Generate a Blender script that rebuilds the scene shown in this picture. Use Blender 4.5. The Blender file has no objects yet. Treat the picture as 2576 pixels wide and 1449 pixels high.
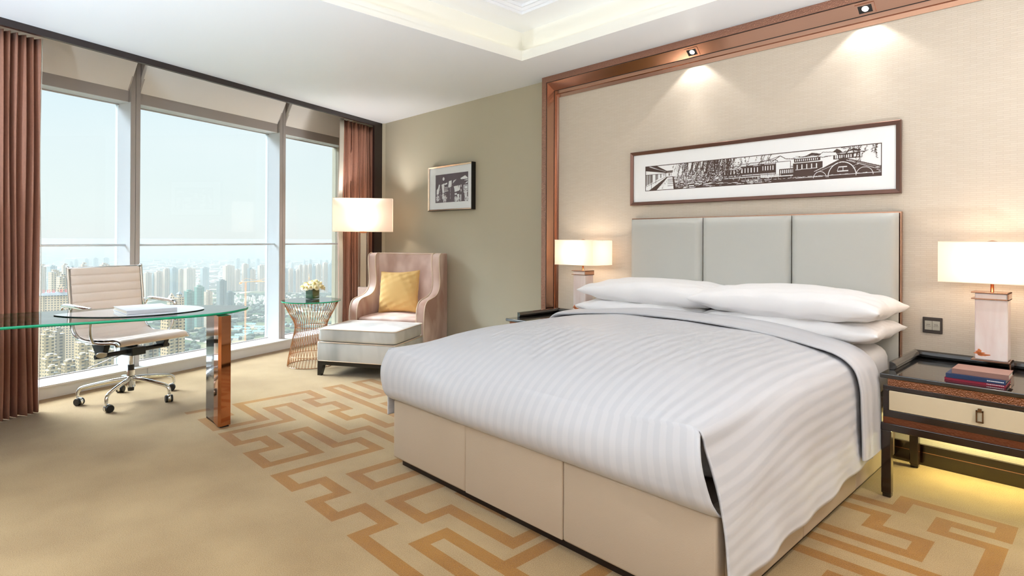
# Hotel bedroom high above a hazy city
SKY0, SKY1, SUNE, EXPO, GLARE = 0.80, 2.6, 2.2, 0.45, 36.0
import bpy, bmesh, math, random
import numpy as np
from mathutils import Vector, Matrix
random.seed(11)
PI = math.pi
C = bpy.context.scene.collection
S = bpy.context.scene

# ------------------------------------------------------------------ helpers
def srgb(r, g, b):
    def f(c):
        c /= 255.0
        return c/12.92 if c <= .04045 else ((c+.055)/1.055)**2.4
    return (f(r), f(g), f(b), 1)

def add(o, parent=None):
    C.objects.link(o)
    if parent is not None:
        o.parent = parent
    return o

def tag(o, label=None, cat=None, group=None, kind=None):
    if label: o['label'] = label
    if cat: o['category'] = cat
    if group: o['group'] = group
    if kind: o['kind'] = kind
    return o

def thing(name, label, cat, loc=(0, 0, 0), rotz=0, group=None):
    o = bpy.data.objects.new(name, None)
    o.empty_display_size = .05
    o.location = loc
    o.rotation_euler = (0, 0, rotz)
    add(o)
    return tag(o, label, cat, group)

def obj(name, bm, mats, parent=None, smooth=False, bevel=0, seg=2, sub=0, solid=0, angle=40):
    bmesh.ops.recalc_face_normals(bm, faces=bm.faces[:])
    me = bpy.data.meshes.new(name)
    bm.to_mesh(me)
    bm.free()
    if not isinstance(mats, (list, tuple)):
        mats = [mats]
    for m in mats:
        me.materials.append(m)
    o = bpy.data.objects.new(name, me)
    add(o, parent)
    if smooth:
        me.polygons.foreach_set('use_smooth', [True]*len(me.polygons))
    if solid:
        md = o.modifiers.new('solid', 'SOLIDIFY'); md.thickness = solid; md.offset = 0
    if bevel:
        md = o.modifiers.new('bevel', 'BEVEL'); md.width = bevel; md.segments = seg
        md.limit_method = 'ANGLE'; md.angle_limit = math.radians(angle); md.harden_normals = False
    if sub:
        md = o.modifiers.new('sub', 'SUBSURF'); md.levels = sub; md.render_levels = sub
    return o

def struct(name, bm, mats, parent=None, **k):
    o = obj(name, bm, mats, parent, **k)
    if parent is None:
        o['kind'] = 'structure'
    return o

def B():
    return bmesh.new()

def hexa(bm, pts, mi=0):
    v = [bm.verts.new(p) for p in pts]
    for q in ((0, 3, 2, 1), (4, 5, 6, 7), (0, 1, 5, 4), (1, 2, 6, 5), (2, 3, 7, 6), (3, 0, 4, 7)):
        fc = bm.faces.new([v[i] for i in q]); fc.material_index = mi
    return bm

def box(bm, x0, x1, y0, y1, z0, z1, mi=0):
    return hexa(bm, [(x0, y0, z0), (x1, y0, z0), (x1, y1, z0), (x0, y1, z0), (x0, y0, z1), (x1, y0, z1), (x1, y1, z1), (x0, y1, z1)], mi)

def prism(bm, poly, z0, z1, T=None, mi=0):
    """poly: (x,y) list extruded z0..z1; T maps a point"""
    T = T or (lambda p: p)
    a = [bm.verts.new(T((x, y, z0))) for x, y in poly]
    b = [bm.verts.new(T((x, y, z1))) for x, y in poly]
    n = len(poly)
    fs = [bm.faces.new(a[::-1]), bm.faces.new(b)]
    for i in range(n):
        fs.append(bm.faces.new([a[i], a[(i+1) % n], b[(i+1) % n], b[i]]))
    for q in fs: q.material_index = mi
    return bm

def quad(bm, *p, mi=0):
    q = bm.faces.new([bm.verts.new(x) for x in p]); q.material_index = mi
    return bm

def frame_of(t):
    t = t.normalized()
    a = Vector((0, 0, 1)) if abs(t.z) < .9 else Vector((1, 0, 0))
    u = t.cross(a).normalized()
    return u, t.cross(u).normalized()

def tube(bm, pts, r, n=8, closed=False, mi=0, flat=1.0):
    pts = [Vector(p) for p in pts]
    N = len(pts)
    rr = r if isinstance(r, (list, tuple)) else [r]*N
    rings = []
    pu = None
    for i, p in enumerate(pts):
        if closed: t = pts[(i+1) % N]-pts[i-1]
        else: t = pts[min(i+1, N-1)]-pts[max(i-1, 0)]
        t.normalize()
        if pu is None: u, w = frame_of(t)
        else:
            u = (pu - t*pu.dot(t)).normalized(); w = t.cross(u)
        pu = u
        rings.append([bm.verts.new(p+(u*math.cos(2*PI*k/n)+w*math.sin(2*PI*k/n)*flat)*rr[i]) for k in range(n)])
    m = N if closed else N-1
    for i in range(m):
        a, b = rings[i], rings[(i+1) % N]
        for k in range(n):
            f = bm.faces.new([a[k], a[(k+1) % n], b[(k+1) % n], b[k]]); f.material_index = mi; f.smooth = True
    if not closed:
        for g in (rings[0][::-1], rings[-1]):
            f = bm.faces.new(g); f.material_index = mi
    return bm

def lathe(bm, prof, n=24, c=(0, 0, 0), mi=0, cap=True):
    rings = []
    for r, z in prof:
        rings.append([bm.verts.new((c[0]+r*math.cos(2*PI*k/n), c[1]+r*math.sin(2*PI*k/n), c[2]+z)) for k in range(n)])
    for a, b in zip(rings, rings[1:]):
        for k in range(n):
            f = bm.faces.new([a[k], a[(k+1) % n], b[(k+1) % n], b[k]]); f.material_index = mi
    if cap:
        bm.faces.new(rings[0][::-1]).material_index = mi
        bm.faces.new(rings[-1]).material_index = mi
    return bm

def gridsurf(bm, fn, nu, nv, mi=0, closeu=False, uv=None):
    V = [[bm.verts.new(fn(i/nu, j/nv)) for i in range(nu+(0 if closeu else 1))] for j in range(nv+1)]
    lay = bm.loops.layers.uv.verify() if uv else None
    for j in range(nv):
        for i in range(nu):
            i2 = (i+1) % nu if closeu else i+1
            f = bm.faces.new([V[j][i], V[j][i2], V[j+1][i2], V[j+1][i]])
            f.material_index = mi; f.smooth = True
            if lay:
                for l, (a, b) in zip(f.loops, ((i, j), (i+1, j), (i+1, j+1), (i, j+1))):
                    l[lay].uv = uv(a/nu, b/nv)
    return V

def catmull(P, n, closed=False):
    P = [Vector(p) for p in P]; out = []
    N = len(P)
    segs = N if closed else N-1
    for i in range(segs):
        if closed: a, b, c, d = P[(i-1) % N], P[i], P[(i+1) % N], P[(i+2) % N]
        else: a, b, c, d = P[max(i-1, 0)], P[i], P[i+1], P[min(i+2, N-1)]
        for k in range(n):
            t = k/n
            out.append(.5*((2*b)+(c-a)*t+(2*a-5*b+4*c-d)*t*t+(3*b-a-3*c+d)*t*t*t))
    if not closed: out.append(P[-1])
    return out

def lerp(a, b, t): return a+(b-a)*t
def interp(x, xs, ys):
    return float(np.interp(x, xs, ys))
def sstep(a, b, x):
    t = min(1, max(0, (x-a)/(b-a))); return t*t*(3-2*t)

# ------------------------------------------------------------------ materials
def newmat(name):
    m = bpy.data.materials.new(name); m.use_nodes = True
    nt = m.node_tree; nt.nodes.clear()
    return m, nt, nt.nodes, nt.links

def pbr(name, col, rough=.5, metal=0, spec=.5, bump=None, noise=None, sheen=0, coat=0, emit=None, estr=0, trans=0, alpha=1, sub=0, coords='Object'):
    """bump=(kind,scale,strength) noise=(scale,amount)"""
    m, nt, N, L = newmat(name)
    out = N.new('ShaderNodeOutputMaterial'); p = N.new('ShaderNodeBsdfPrincipled')
    L.new(p.outputs[0], out.inputs[0])
    c = srgb(*col) if len(col) == 3 else col
    p.inputs['Base Color'].default_value = c
    p.inputs['Roughness'].default_value = rough
    p.inputs['Metallic'].default_value = metal
    p.inputs['Specular IOR Level'].default_value = spec
    if sheen:
        p.inputs['Sheen Weight'].default_value = sheen; p.inputs['Sheen Roughness'].default_value = .4
        p.inputs['Sheen Tint'].default_value = tuple(min(1, .5+x*.7) for x in c[:3])+(1,)
    if coat: p.inputs['Coat Weight'].default_value = coat; p.inputs['Coat Roughness'].default_value = .05
    if trans: p.inputs['Transmission Weight'].default_value = trans
    if sub: p.inputs['Subsurface Weight'].default_value = sub; p.inputs['Subsurface Radius'].default_value = (.02, .015, .012)
    if emit: p.inputs['Emission Color'].default_value = srgb(*emit); p.inputs['Emission Strength'].default_value = estr
    tc = N.new('ShaderNodeTexCoord')
    if noise:
        nz = N.new('ShaderNodeTexNoise'); nz.inputs['Scale'].default_value = noise[0]; nz.inputs['Detail'].default_value = 4
        L.new(tc.outputs[coords], nz.inputs['Vector'])
        mx = N.new('ShaderNodeMix'); mx.data_type = 'RGBA'; mx.blend_type = 'MIX'
        a = noise[1]
        mx.inputs['A'].default_value = tuple(x*(1-a) for x in c[:3])+(1,)
        mx.inputs['B'].default_value = tuple(min(1, x*(1+a)) for x in c[:3])+(1,)
        L.new(nz.outputs['Fac'], mx.inputs['Factor']); L.new(mx.outputs['Result'], p.inputs['Base Color'])
    if bump:
        kind, sc, st = bump
        if kind == 'voronoi':
            t = N.new('ShaderNodeTexVoronoi'); t.inputs['Scale'].default_value = sc; o = t.outputs['Distance']
        else:
            t = N.new('ShaderNodeTexNoise'); t.inputs['Scale'].default_value = sc; t.inputs['Detail'].default_value = 3; o = t.outputs['Fac']
        L.new(tc.outputs[coords], t.inputs['Vector'])
        b = N.new('ShaderNodeBump'); b.inputs['Strength'].default_value = st; b.inputs['Distance'].default_value = .002
        L.new(o, b.inputs['Height']); L.new(b.outputs[0], p.inputs['Normal'])
    return m

def glow(name, col, strength):
    m, nt, N, L = newmat(name)
    out = N.new('ShaderNodeOutputMaterial'); e = N.new('ShaderNodeEmission')
    e.inputs[0].default_value = srgb(*col); e.inputs[1].default_value = strength
    L.new(e.outputs[0], out.inputs[0]); return m

def thin_glass(name, tint=(1, 1, 1, 1), ior=1.5, refl=1.0):
    m, nt, N, L = newmat(name)
    out = N.new('ShaderNodeOutputMaterial'); t = N.new('ShaderNodeBsdfTransparent'); g = N.new('ShaderNodeBsdfGlossy')
    t.inputs[0].default_value = tint; g.inputs['Roughness'].default_value = 0
    g.inputs[0].default_value = (refl, refl, refl, 1)
    fr = N.new('ShaderNodeFresnel'); fr.inputs[0].default_value = ior
    mx = N.new('ShaderNodeMixShader')
    L.new(fr.outputs[0], mx.inputs[0]); L.new(t.outputs[0], mx.inputs[1]); L.new(g.outputs[0], mx.inputs[2])
    L.new(mx.outputs[0], out.inputs[0]); return m

M = {}
M['ceiling'] = pbr('ceiling_paint', (238, 240, 244), .45, spec=.3)
M['white'] = pbr('white_trim_paint', (244, 243, 236), .5)
M['green'] = pbr('olive_wallcovering', (184, 176, 154), .75, bump=('noise', 400, .15), noise=(2, .03))
M['bronze'] = pbr('polished_bronze', (194, 152, 130), .2, 1, bump=('noise', 3, .03))
M['hammer'] = pbr('hammered_bronze', (172, 128, 110), .25, 1, bump=('voronoi', 130, .9))
M['copper'] = pbr('mirror_copper', (196, 128, 88), .05, 1)
M['dkwood'] = pbr('black_brown_wood', (38, 24, 22), .3, coat=.4)
M['frame'] = pbr('aluminium_beige', (186, 181, 178), .45, .2)
M['fin'] = pbr('aluminium_white', (226, 232, 236), .5, .0)
M['sill'] = pbr('sill_white', (226, 226, 222), .45)
M['spandrel'] = pbr('soffit_beige', (238, 236, 230), .7)
M['glass'] = thin_glass('window_glass', (.97, .985, .985, 1), 1.22)
M['leather'] = pbr('taupe_leather', (176, 159, 139), .42, bump=('noise', 260, .25), noise=(3, .03))
M['hbleather'] = pbr('silver_sage_leather', (190, 190, 184), .36, bump=('noise', 260, .15))
M['chrome'] = pbr('chrome', (225, 228, 230), .06, 1)
M['blackmetal'] = pbr('black_metal', (28, 34, 40), .35, .2)
M['rubber'] = pbr('black_rubber', (18, 18, 20), .5)
M['cream'] = pbr('cream_leather', (246, 230, 218), .45, bump=('noise', 300, .15))
M['creampanel'] = pbr('cream_lacquer', (205, 190, 160), .35)
M['brass'] = pbr('antique_brass', (120, 92, 66), .3, 1)
M['gold'] = pbr('rose_gold_wire', (205, 150, 110), .18, 1)
M['blacklacq'] = pbr('black_lacquer', (22, 19, 18), .12, coat=1)
M['velvet'] = None
M['ivory'] = pbr('ivory_shade_trim', (240, 225, 205), .6)
M['plinth'] = pbr('dark_plinth', (25, 14, 12), .4)
M['bluelacq'] = pbr('dark_blue_lacquer', (30, 38, 56), .16, coat=1)
M['edge'] = pbr('green_glass_edge', (20, 170, 128), .15, emit=None)
M['tableglass'] = thin_glass('table_glass', (.96, .99, .98, 1), 2.6)
M['pad'] = pbr('black_glass_pad', (60, 64, 70), .08, .85)
M['green_leaf'] = pbr('green_leaf', (58, 110, 40), .5, noise=(30, .3))
M['dkleaf'] = pbr('dark_leaf_lining', (20, 104, 56), .35, noise=(20, .4))
M['rose'] = pbr('cream_petal', (250, 238, 200), .6, sub=.3)
M['rosec'] = pbr('yellow_petal_heart', (240, 214, 96), .6)
M['mat'] = pbr('white_mount_board', (250, 251, 252), .8)
M['ink'] = pbr('brown_papercut', (84, 66, 60), .8)
M['ink2'] = pbr('grey_brown_papercut', (112, 100, 106), .8)
M['blackframe'] = pbr('black_frame', (18, 15, 14), .3)
M['silverframe'] = pbr('champagne_frame', (214, 190, 165), .25, .8)
M['switchdark'] = pbr('dark_switch_plate', (58, 50, 46), .4)
M['switchbtn'] = pbr('silver_switch_button', (176, 172, 160), .4, .3)
M['paper'] = pbr('book_paper', (214, 205, 190), .8)
M['bluebook'] = pbr('blue_cover', (20, 44, 84), .5)
M['redbook'] = pbr('crimson_cover', (140, 14, 48), .5)
M['brownbook'] = pbr('dusty_pink_cover', (136, 100, 90), .6)
M['silverbook'] = pbr('grey_silver_cover', (190, 190, 194), .35)
M['linen'] = pbr('white_pillowcase', (234, 232, 232), .7, sheen=.2, bump=('noise', 12, .15))
M['lining'] = pbr('pale_curtain_lining', (196, 190, 178), .8)
M['goldcushion'] = pbr('honey_woven_fabric', (222, 180, 112), .85, bump=('noise', 500, .5), noise=(300, .12), sheen=.3)
M['piping'] = pbr('pale_velvet_piping', (226, 205, 180), .6)

# velvet with nap patches
def velvet(name, col, col2):
    m, nt, N, L = newmat(name)
    out = N.new('ShaderNodeOutputMaterial'); p = N.new('ShaderNodeBsdfPrincipled'); L.new(p.outputs[0], out.inputs[0])
    tc = N.new('ShaderNodeTexCoord'); mp = N.new('ShaderNodeMapping'); mp.inputs['Scale'].default_value = (2.6, 2.6, 1.4)
    nz = N.new('ShaderNodeTexNoise'); nz.inputs['Scale'].default_value = 1.2; nz.inputs['Detail'].default_value = 3; nz.inputs['Distortion'].default_value = .3
    cr = N.new('ShaderNodeMapRange'); cr.inputs['From Min'].default_value = .36; cr.inputs['From Max'].default_value = .64
    mx = N.new('ShaderNodeMix'); mx.data_type = 'RGBA'; mx.inputs['A'].default_value = srgb(*col); mx.inputs['B'].default_value = srgb(*col2)
    L.new(tc.outputs['Object'], mp.inputs[0]); L.new(mp.outputs[0], nz.inputs[0]); L.new(nz.outputs['Fac'], cr.inputs['Value'])
    L.new(cr.outputs[0], mx.inputs['Factor']); L.new(mx.outputs['Result'], p.inputs['Base Color'])
    p.inputs['Roughness'].default_value = .6; p.inputs['Sheen Weight'].default_value = .8; p.inputs['Sheen Roughness'].default_value = .35
    p.inputs['Sheen Tint'].default_value = srgb(255, 235, 225)
    return m
M['velvet'] = velvet('pink_taupe_velvet', (178, 138, 120), (236, 212, 200))
M['velvet2'] = velvet('grey_silver_velvet', (160, 162, 160), (208, 208, 204))

def fabric_curtain(name, col):
    return pbr(name, col, .9, noise=(60, .12), sheen=.3, bump=('noise', 300, .3))
M['curtain'] = fabric_curtain('brown_drape', (168, 120, 100))

def wood(name, c1, c2, rough=.18):
    m, nt, N, L = newmat(name)
    out = N.new('ShaderNodeOutputMaterial'); p = N.new('ShaderNodeBsdfPrincipled'); L.new(p.outputs[0], out.inputs[0])
    tc = N.new('ShaderNodeTexCoord'); mp = N.new('ShaderNodeMapping'); mp.inputs['Scale'].default_value = (2, 60, 90)
    nz = N.new('ShaderNodeTexNoise'); nz.inputs['Scale'].default_value = 2; nz.inputs['Detail'].default_value = 6
    mx = N.new('ShaderNodeMix'); mx.data_type = 'RGBA'; mx.inputs['A'].default_value = srgb(*c1); mx.inputs['B'].default_value = srgb(*c2)
    L.new(tc.outputs['Object'], mp.inputs[0]); L.new(mp.outputs[0], nz.inputs[0]); L.new(nz.outputs['Fac'], mx.inputs['Factor'])
    L.new(mx.outputs['Result'], p.inputs['Base Color'])
    p.inputs['Roughness'].default_value = rough; p.inputs['Coat Weight'].default_value = .6; p.inputs['Coat Roughness'].default_value = .05
    return m
M['ebony'] = wood('macassar_ebony', (8, 4, 4), (40, 20, 16))

def carpet(name, col, col2):
    m, nt, N, L = newmat(name)
    out = N.new('ShaderNodeOutputMaterial'); p = N.new('ShaderNodeBsdfPrincipled'); L.new(p.outputs[0], out.inputs[0])
    tc = N.new('ShaderNodeTexCoord')
    n1 = N.new('ShaderNodeTexNoise'); n1.inputs['Scale'].default_value = 260; n1.inputs['Detail'].default_value = 2
    n2 = N.new('ShaderNodeTexNoise'); n2.inputs['Scale'].default_value = 2.2; n2.inputs['Detail'].default_value = 5
    L.new(tc.outputs['Object'], n1.inputs[0]); L.new(tc.outputs['Object'], n2.inputs[0])
    ma = N.new('ShaderNodeMath'); ma.operation = 'MULTIPLY_ADD'; ma.inputs[1].default_value = .55; ma.inputs[2].default_value = .0
    mb = N.new('ShaderNodeMath'); mb.operation = 'MULTIPLY_ADD'; mb.inputs[1].default_value = .45
    L.new(n1.outputs['Fac'], ma.inputs[0]); L.new(n2.outputs['Fac'], mb.inputs[0]); L.new(ma.outputs[0], mb.inputs[2])
    cr = N.new('ShaderNodeMapRange'); cr.inputs['From Min'].default_value = .39; cr.inputs['From Max'].default_value = .61
    L.new(mb.outputs[0], cr.inputs['Value'])
    mx = N.new('ShaderNodeMix'); mx.data_type = 'RGBA'; mx.inputs['A'].default_value = srgb(*col); mx.inputs['B'].default_value = srgb(*col2)
    L.new(cr.outputs[0], mx.inputs['Factor']); L.new(mx.outputs['Result'], p.inputs['Base Color'])
    b = N.new('ShaderNodeBump'); b.inputs['Strength'].default_value = .6; b.inputs['Distance'].default_value = .004
    L.new(n1.outputs['Fac'], b.inputs['Height']); L.new(b.outputs[0], p.inputs['Normal'])
    p.inputs['Roughness'].default_value = .95; p.inputs['Specular IOR Level'].default_value = .1; p.inputs['Sheen Weight'].default_value = .25
    return m
M['carpet'] = carpet('tan_carpet', (136, 108, 68), (164, 137, 95))
M['band'] = carpet('ochre_carpet_band', (120, 74, 6), (152, 103, 20))

def wallpaper():
    m, nt, N, L = newmat('cream_woven_wallcovering')
    out = N.new('ShaderNodeOutputMaterial'); p = N.new('ShaderNodeBsdfPrincipled'); L.new(p.outputs[0], out.inputs[0])
    tc = N.new('ShaderNodeTexCoord'); mp = N.new('ShaderNodeMapping'); mp.inputs['Rotation'].default_value = (PI/2, 0, 0)
    br = N.new('ShaderNodeTexBrick'); br.inputs['Scale'].default_value = 1; br.inputs['Brick Width'].default_value = .055; br.inputs['Row Height'].default_value = .011
    br.inputs['Mortar Size'].default_value = .0016; br.inputs['Mortar Smooth'].default_value = .4
    br.inputs['Color1'].default_value = srgb(210, 197, 180); br.inputs['Color2'].default_value = srgb(214, 202, 186); br.inputs['Mortar'].default_value = srgb(204, 190, 173)
    L.new(tc.outputs['Object'], mp.inputs[0]); L.new(mp.outputs[0], br.inputs[0]); L.new(br.outputs[0], p.inputs['Base Color'])
    b = N.new('ShaderNodeBump'); b.inputs['Strength'].default_value = .25; b.inputs['Distance'].default_value = .001; b.invert = True
    L.new(br.outputs['Fac'], b.inputs['Height']); L.new(b.outputs[0], p.inputs['Normal'])
    p.inputs['Roughness'].default_value = .45; p.inputs['Specular IOR Level'].default_value = .4
    return m
M['wallpaper'] = wallpaper()

def satin():
    m, nt, N, L = newmat('white_satin_stripe')
    out = N.new('ShaderNodeOutputMaterial'); p = N.new('ShaderNodeBsdfPrincipled'); L.new(p.outputs[0], out.inputs[0])
    uv = N.new('ShaderNodeUVMap'); sp = N.new('ShaderNodeSeparateXYZ'); L.new(uv.outputs[0], sp.inputs[0])
    mu = N.new('ShaderNodeMath'); mu.operation = 'MULTIPLY'; mu.inputs[1].default_value = 1/.052
    fr = N.new('ShaderNodeMath'); fr.operation = 'FRACT'; gt = N.new('ShaderNodeMath'); gt.operation = 'PINGPONG'; gt.inputs[1].default_value = .5
    st = N.new('ShaderNodeMapRange'); st.inputs['From Min'].default_value = .22; st.inputs['From Max'].default_value = .28
    L.new(sp.outputs[0], mu.inputs[0]); L.new(mu.outputs[0], fr.inputs[0]); L.new(fr.outputs[0], gt.inputs[0]); L.new(gt.outputs[0], st.inputs['Value'])
    mx = N.new('ShaderNodeMix'); mx.data_type = 'RGBA'; mx.inputs['A'].default_value = srgb(186, 186, 190); mx.inputs['B'].default_value = srgb(194, 193, 196)
    L.new(st.outputs[0], mx.inputs['Factor']); L.new(mx.outputs['Result'], p.inputs['Base Color'])
    rr = N.new('ShaderNodeMapRange'); rr.inputs['To Min'].default_value = .38; rr.inputs['To Max'].default_value = .7
    L.new(st.outputs[0], rr.inputs['Value']); L.new(rr.outputs[0], p.inputs['Roughness'])
    p.inputs['Sheen Weight'].default_value = .15
    return m
M['satin'] = satin()

def shade_mat(name, col, tr=.6, glowcol=None, gs=0):
    m, nt, N, L = newmat(name)
    out = N.new('ShaderNodeOutputMaterial'); d = N.new('ShaderNodeBsdfDiffuse'); t = N.new('ShaderNodeBsdfTranslucent'); mx = N.new('ShaderNodeMixShader')
    d.inputs[0].default_value = srgb(*col); t.inputs[0].default_value = srgb(*col); mx.inputs[0].default_value = tr
    L.new(d.outputs[0], mx.inputs[1]); L.new(t.outputs[0], mx.inputs[2]); last = mx
    L.new(last.outputs[0], out.inputs[0]); return m
M['shade'] = shade_mat('lampshade_linen', (250, 236, 222))

def alabaster():
    m, nt, N, L = newmat('alabaster')
    out = N.new('ShaderNodeOutputMaterial'); p = N.new('ShaderNodeBsdfPrincipled'); L.new(p.outputs[0], out.inputs[0])
    tc = N.new('ShaderNodeTexCoord')
    nz = N.new('ShaderNodeTexNoise'); nz.inputs['Scale'].default_value = 9; nz.inputs['Detail'].default_value = 5; nz.inputs['Distortion'].default_value = 1.2
    mp = N.new('ShaderNodeMapping'); mp.inputs['Scale'].default_value = (1, 1, .35)
    L.new(tc.outputs['Object'], mp.inputs[0]); L.new(mp.outputs[0], nz.inputs[0])
    cr = N.new('ShaderNodeValToRGB'); e = cr.color_ramp.elements
    e[0].position = .3; e[0].color = srgb(226, 206, 200); e[1].position = .7; e[1].color = srgb(240, 230, 226)
    L.new(nz.outputs['Fac'], cr.inputs[0]); L.new(cr.outputs[0], p.inputs['Base Color'])
    p.inputs['Roughness'].default_value = .18; p.inputs['Subsurface Weight'].default_value = .25; p.inputs['Subsurface Radius'].default_value = (.03, .02, .02)
    return m
M['alabaster'] = alabaster()
M['vein'] = pbr('orange_vein', (214, 120, 70), .3)
# ------------------------------------------------------------------ room
HC = 2.71; WY = 3.942
TH = math.radians(19.94)
WD = Vector((-math.sin(TH), math.cos(TH), 0)); WN = Vector((-math.cos(TH), -math.sin(TH), 0)); WC = 5.2458
def W(s, o, z):
    """point by distance along the facade, outward offset and height"""
    return WN*(WC+o)+WD*s+Vector((0, 0, z))
def wbox(bm, s0, s1, o0, o1, z0, z1, mi=0):
    return hexa(bm, [W(s0, o0, z0), W(s1, o0, z0), W(s1, o1, z0), W(s0, o1, z0), W(s0, o0, z1), W(s1, o0, z1), W(s1, o1, z1), W(s0, o1, z1)], mi)

# carpet pattern: centre lines of the woven key bands, 66 mm wide
BW = .033
BANDS = [
 [(-4.63,1.24),(-4.63,1.417),(-4.39,1.417),(-4.39,1.26),(-4.115,1.26),(-4.115,1.56),(-4.625,1.56),(-4.625,2.11),(-4.38,2.11),(-4.38,1.995),(-4.18,1.995),(-4.18,2.11),(-3.96,2.11),(-3.96,2.0),(-3.73,2.0),(-3.73,2.11),(-3.415,2.11),(-3.415,2.19),(-2.6,2.19)],
 [(-2.6,1.995),(-3.475,1.995),(-3.475,1.845),(-4.37,1.845),(-4.37,1.69),(-3.98,1.69),(-3.98,1.265),(-3.735,1.265),(-3.735,1.415),(-3.52,1.415),(-3.52,1.26),(-3.27,1.26),(-3.27,1.55),(-3.73,1.55),(-3.73,1.685),(-3.305,1.685),(-3.305,1.84),(-3.085,1.84),(-3.085,1.25),(-2.875,1.25),(-2.875,1.395),(-2.665,1.395),(-2.665,1.25),(-2.455,1.25),(-2.455,1.39),(-2.235,1.39),(-2.235,1.24),(-.5,1.24)],
 [(-2.835,2.3),(-2.835,1.55),(-2.625,1.55),(-2.625,2.3)],
 [(-2.41,2.3),(-2.41,1.53),(-2.165,1.53),(-2.165,1.675),(-1.74,1.675),(-1.74,2.3)],
 [(-1.0,1.39),(-2.0,1.39),(-2.0,1.525),(-1.1,1.525)],
 [(-1.635,1.525),(-1.635,2.3)], [(-1.37,1.525),(-1.37,2.3)],
 [(-2.6,2.28),(-4.625,2.28),(-4.625,2.395),(-4.115,2.395),(-4.115,2.55),(-4.63,2.55),(-4.63,2.69),(-2.6,2.69)],
 [(-2.6,2.39),(-3.89,2.39),(-3.89,2.575),(-2.6,2.575)], [(-4.62,2.84),(-3.2,2.84)],
 [(-2.25,1.825),(-1.95,1.825)],
 [(-1.2,3.2),(-.73,3.2),(-.73,3.345),(-.355,3.345),(-.355,3.205),(-.56,3.205),(-.56,3.08),(-.36,3.08),(-.36,2.3)],
 [(-1.2,3.075),(-.77,3.075),(-.77,2.93),(-.58,2.93),(-.58,2.77),(-1.2,2.77)],
 [(-1.2,2.65),(-.3,2.65)], [(-1.2,2.50),(-.3,2.50)], [(-1.2,2.1),(-.75,2.1),(-.75,2.38),(-.5,2.38),(-.5,2.2),(.2,2.2)],
]
rects = []
for L_ in BANDS:
    for (xa, ya), (xb, yb) in zip(L_, L_[1:]):
        rects.append((min(xa, xb)-BW, max(xa, xb)+BW, min(ya, yb)-BW, max(ya, yb)+BW))
XS = sorted({-7.4, 2.6}|{round(v, 4) for r in rects for v in r[:2]})
YS = sorted({-3.0, 3.96}|{round(v, 4) for r in rects for v in r[2:]})
bm = B()
gv = [[bm.verts.new((x, y, 0)) for x in XS] for y in YS]
for j in range(len(YS)-1):
    for i in range(len(XS)-1):
        cx, cy = (XS[i]+XS[i+1])/2, (YS[j]+YS[j+1])/2
        f = bm.faces.new([gv[j][i], gv[j][i+1], gv[j+1][i+1], gv[j+1][i]])
        f.material_index = int(any(a < cx < b and c < cy < d for a, b, c, d in rects))
bmesh.ops.bisect_plane(bm, geom=bm.verts[:]+bm.edges[:]+bm.faces[:], plane_co=W(0, .34, 0), plane_no=WN, clear_outer=True)
floor = struct('floor', bm, [M['carpet'], M['band']])

# ceiling with the coffer opening
CX0, CX1, CY0, CY1 = -3.405, -.2, .35, 3.352
bm = B()
for r in ((-7.4, CX0, -3, 3.96), (CX1, 2.6, -3, 3.96), (CX0, CX1, -3, CY0), (CX0, CX1, CY1, 3.96)):
    quad(bm, (r[0], r[2], HC), (r[1], r[2], HC), (r[1], r[3], HC), (r[0], r[3], HC))
bmesh.ops.bisect_plane(bm, geom=bm.verts[:]+bm.edges[:]+bm.faces[:], plane_co=W(0, -.47, 0), plane_no=WN, clear_outer=True)
ceil = struct('ceiling', bm, M['ceiling'])
def ring(bm, g0, z0, g1, z1, mi=0):
    """sloping ring between the coffer rectangle grown by g0 at z0 and by g1 at z1"""
    def R(g, z): return [Vector(p) for p in ((CX0-g, CY0-g, z), (CX1+g, CY0-g, z), (CX1+g, CY1+g, z), (CX0-g, CY1+g, z))]
    a, b = R(g0, z0), R(g1, z1)
    for i in range(4):
        quad(bm, a[i], a[(i+1) % 4], b[(i+1) % 4], b[i], mi=mi)
bm = B()
prof = [(0, HC), (0, HC+.038), (.012, HC+.042), (.012, HC+.085), (.10, HC+.085), (.10, HC+.10), (.112, HC+.11), (.112, HC+.285)]
for (g0, z0), (g1, z1) in zip(prof, prof[1:]): ring(bm, g0, z0, g1, z1)
struct('trim_1', bm, M['white'])
bm = B()
TZ = HC+.285
for g0, z0, g1, z1 in ((.12, TZ, -.17, TZ), (-.17, TZ, -.17, TZ+.02), (-.17, TZ+.02, -.185, TZ+.02), (-.185, TZ+.02, -.2, TZ+.035), (-.2, TZ+.035, -.215, TZ+.035), (-.215, TZ+.035, -.215, TZ+.055)): ring(bm, g0, z0, g1, z1)
quad(bm, (CX0+.215, CY0+.215, TZ+.055), (CX1-.215, CY0+.215, TZ+.055), (CX1-.215, CY1-.215, TZ+.055), (CX0+.215, CY1-.215, TZ+.055))
struct('trim_2', bm, M['ceiling'])

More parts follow.
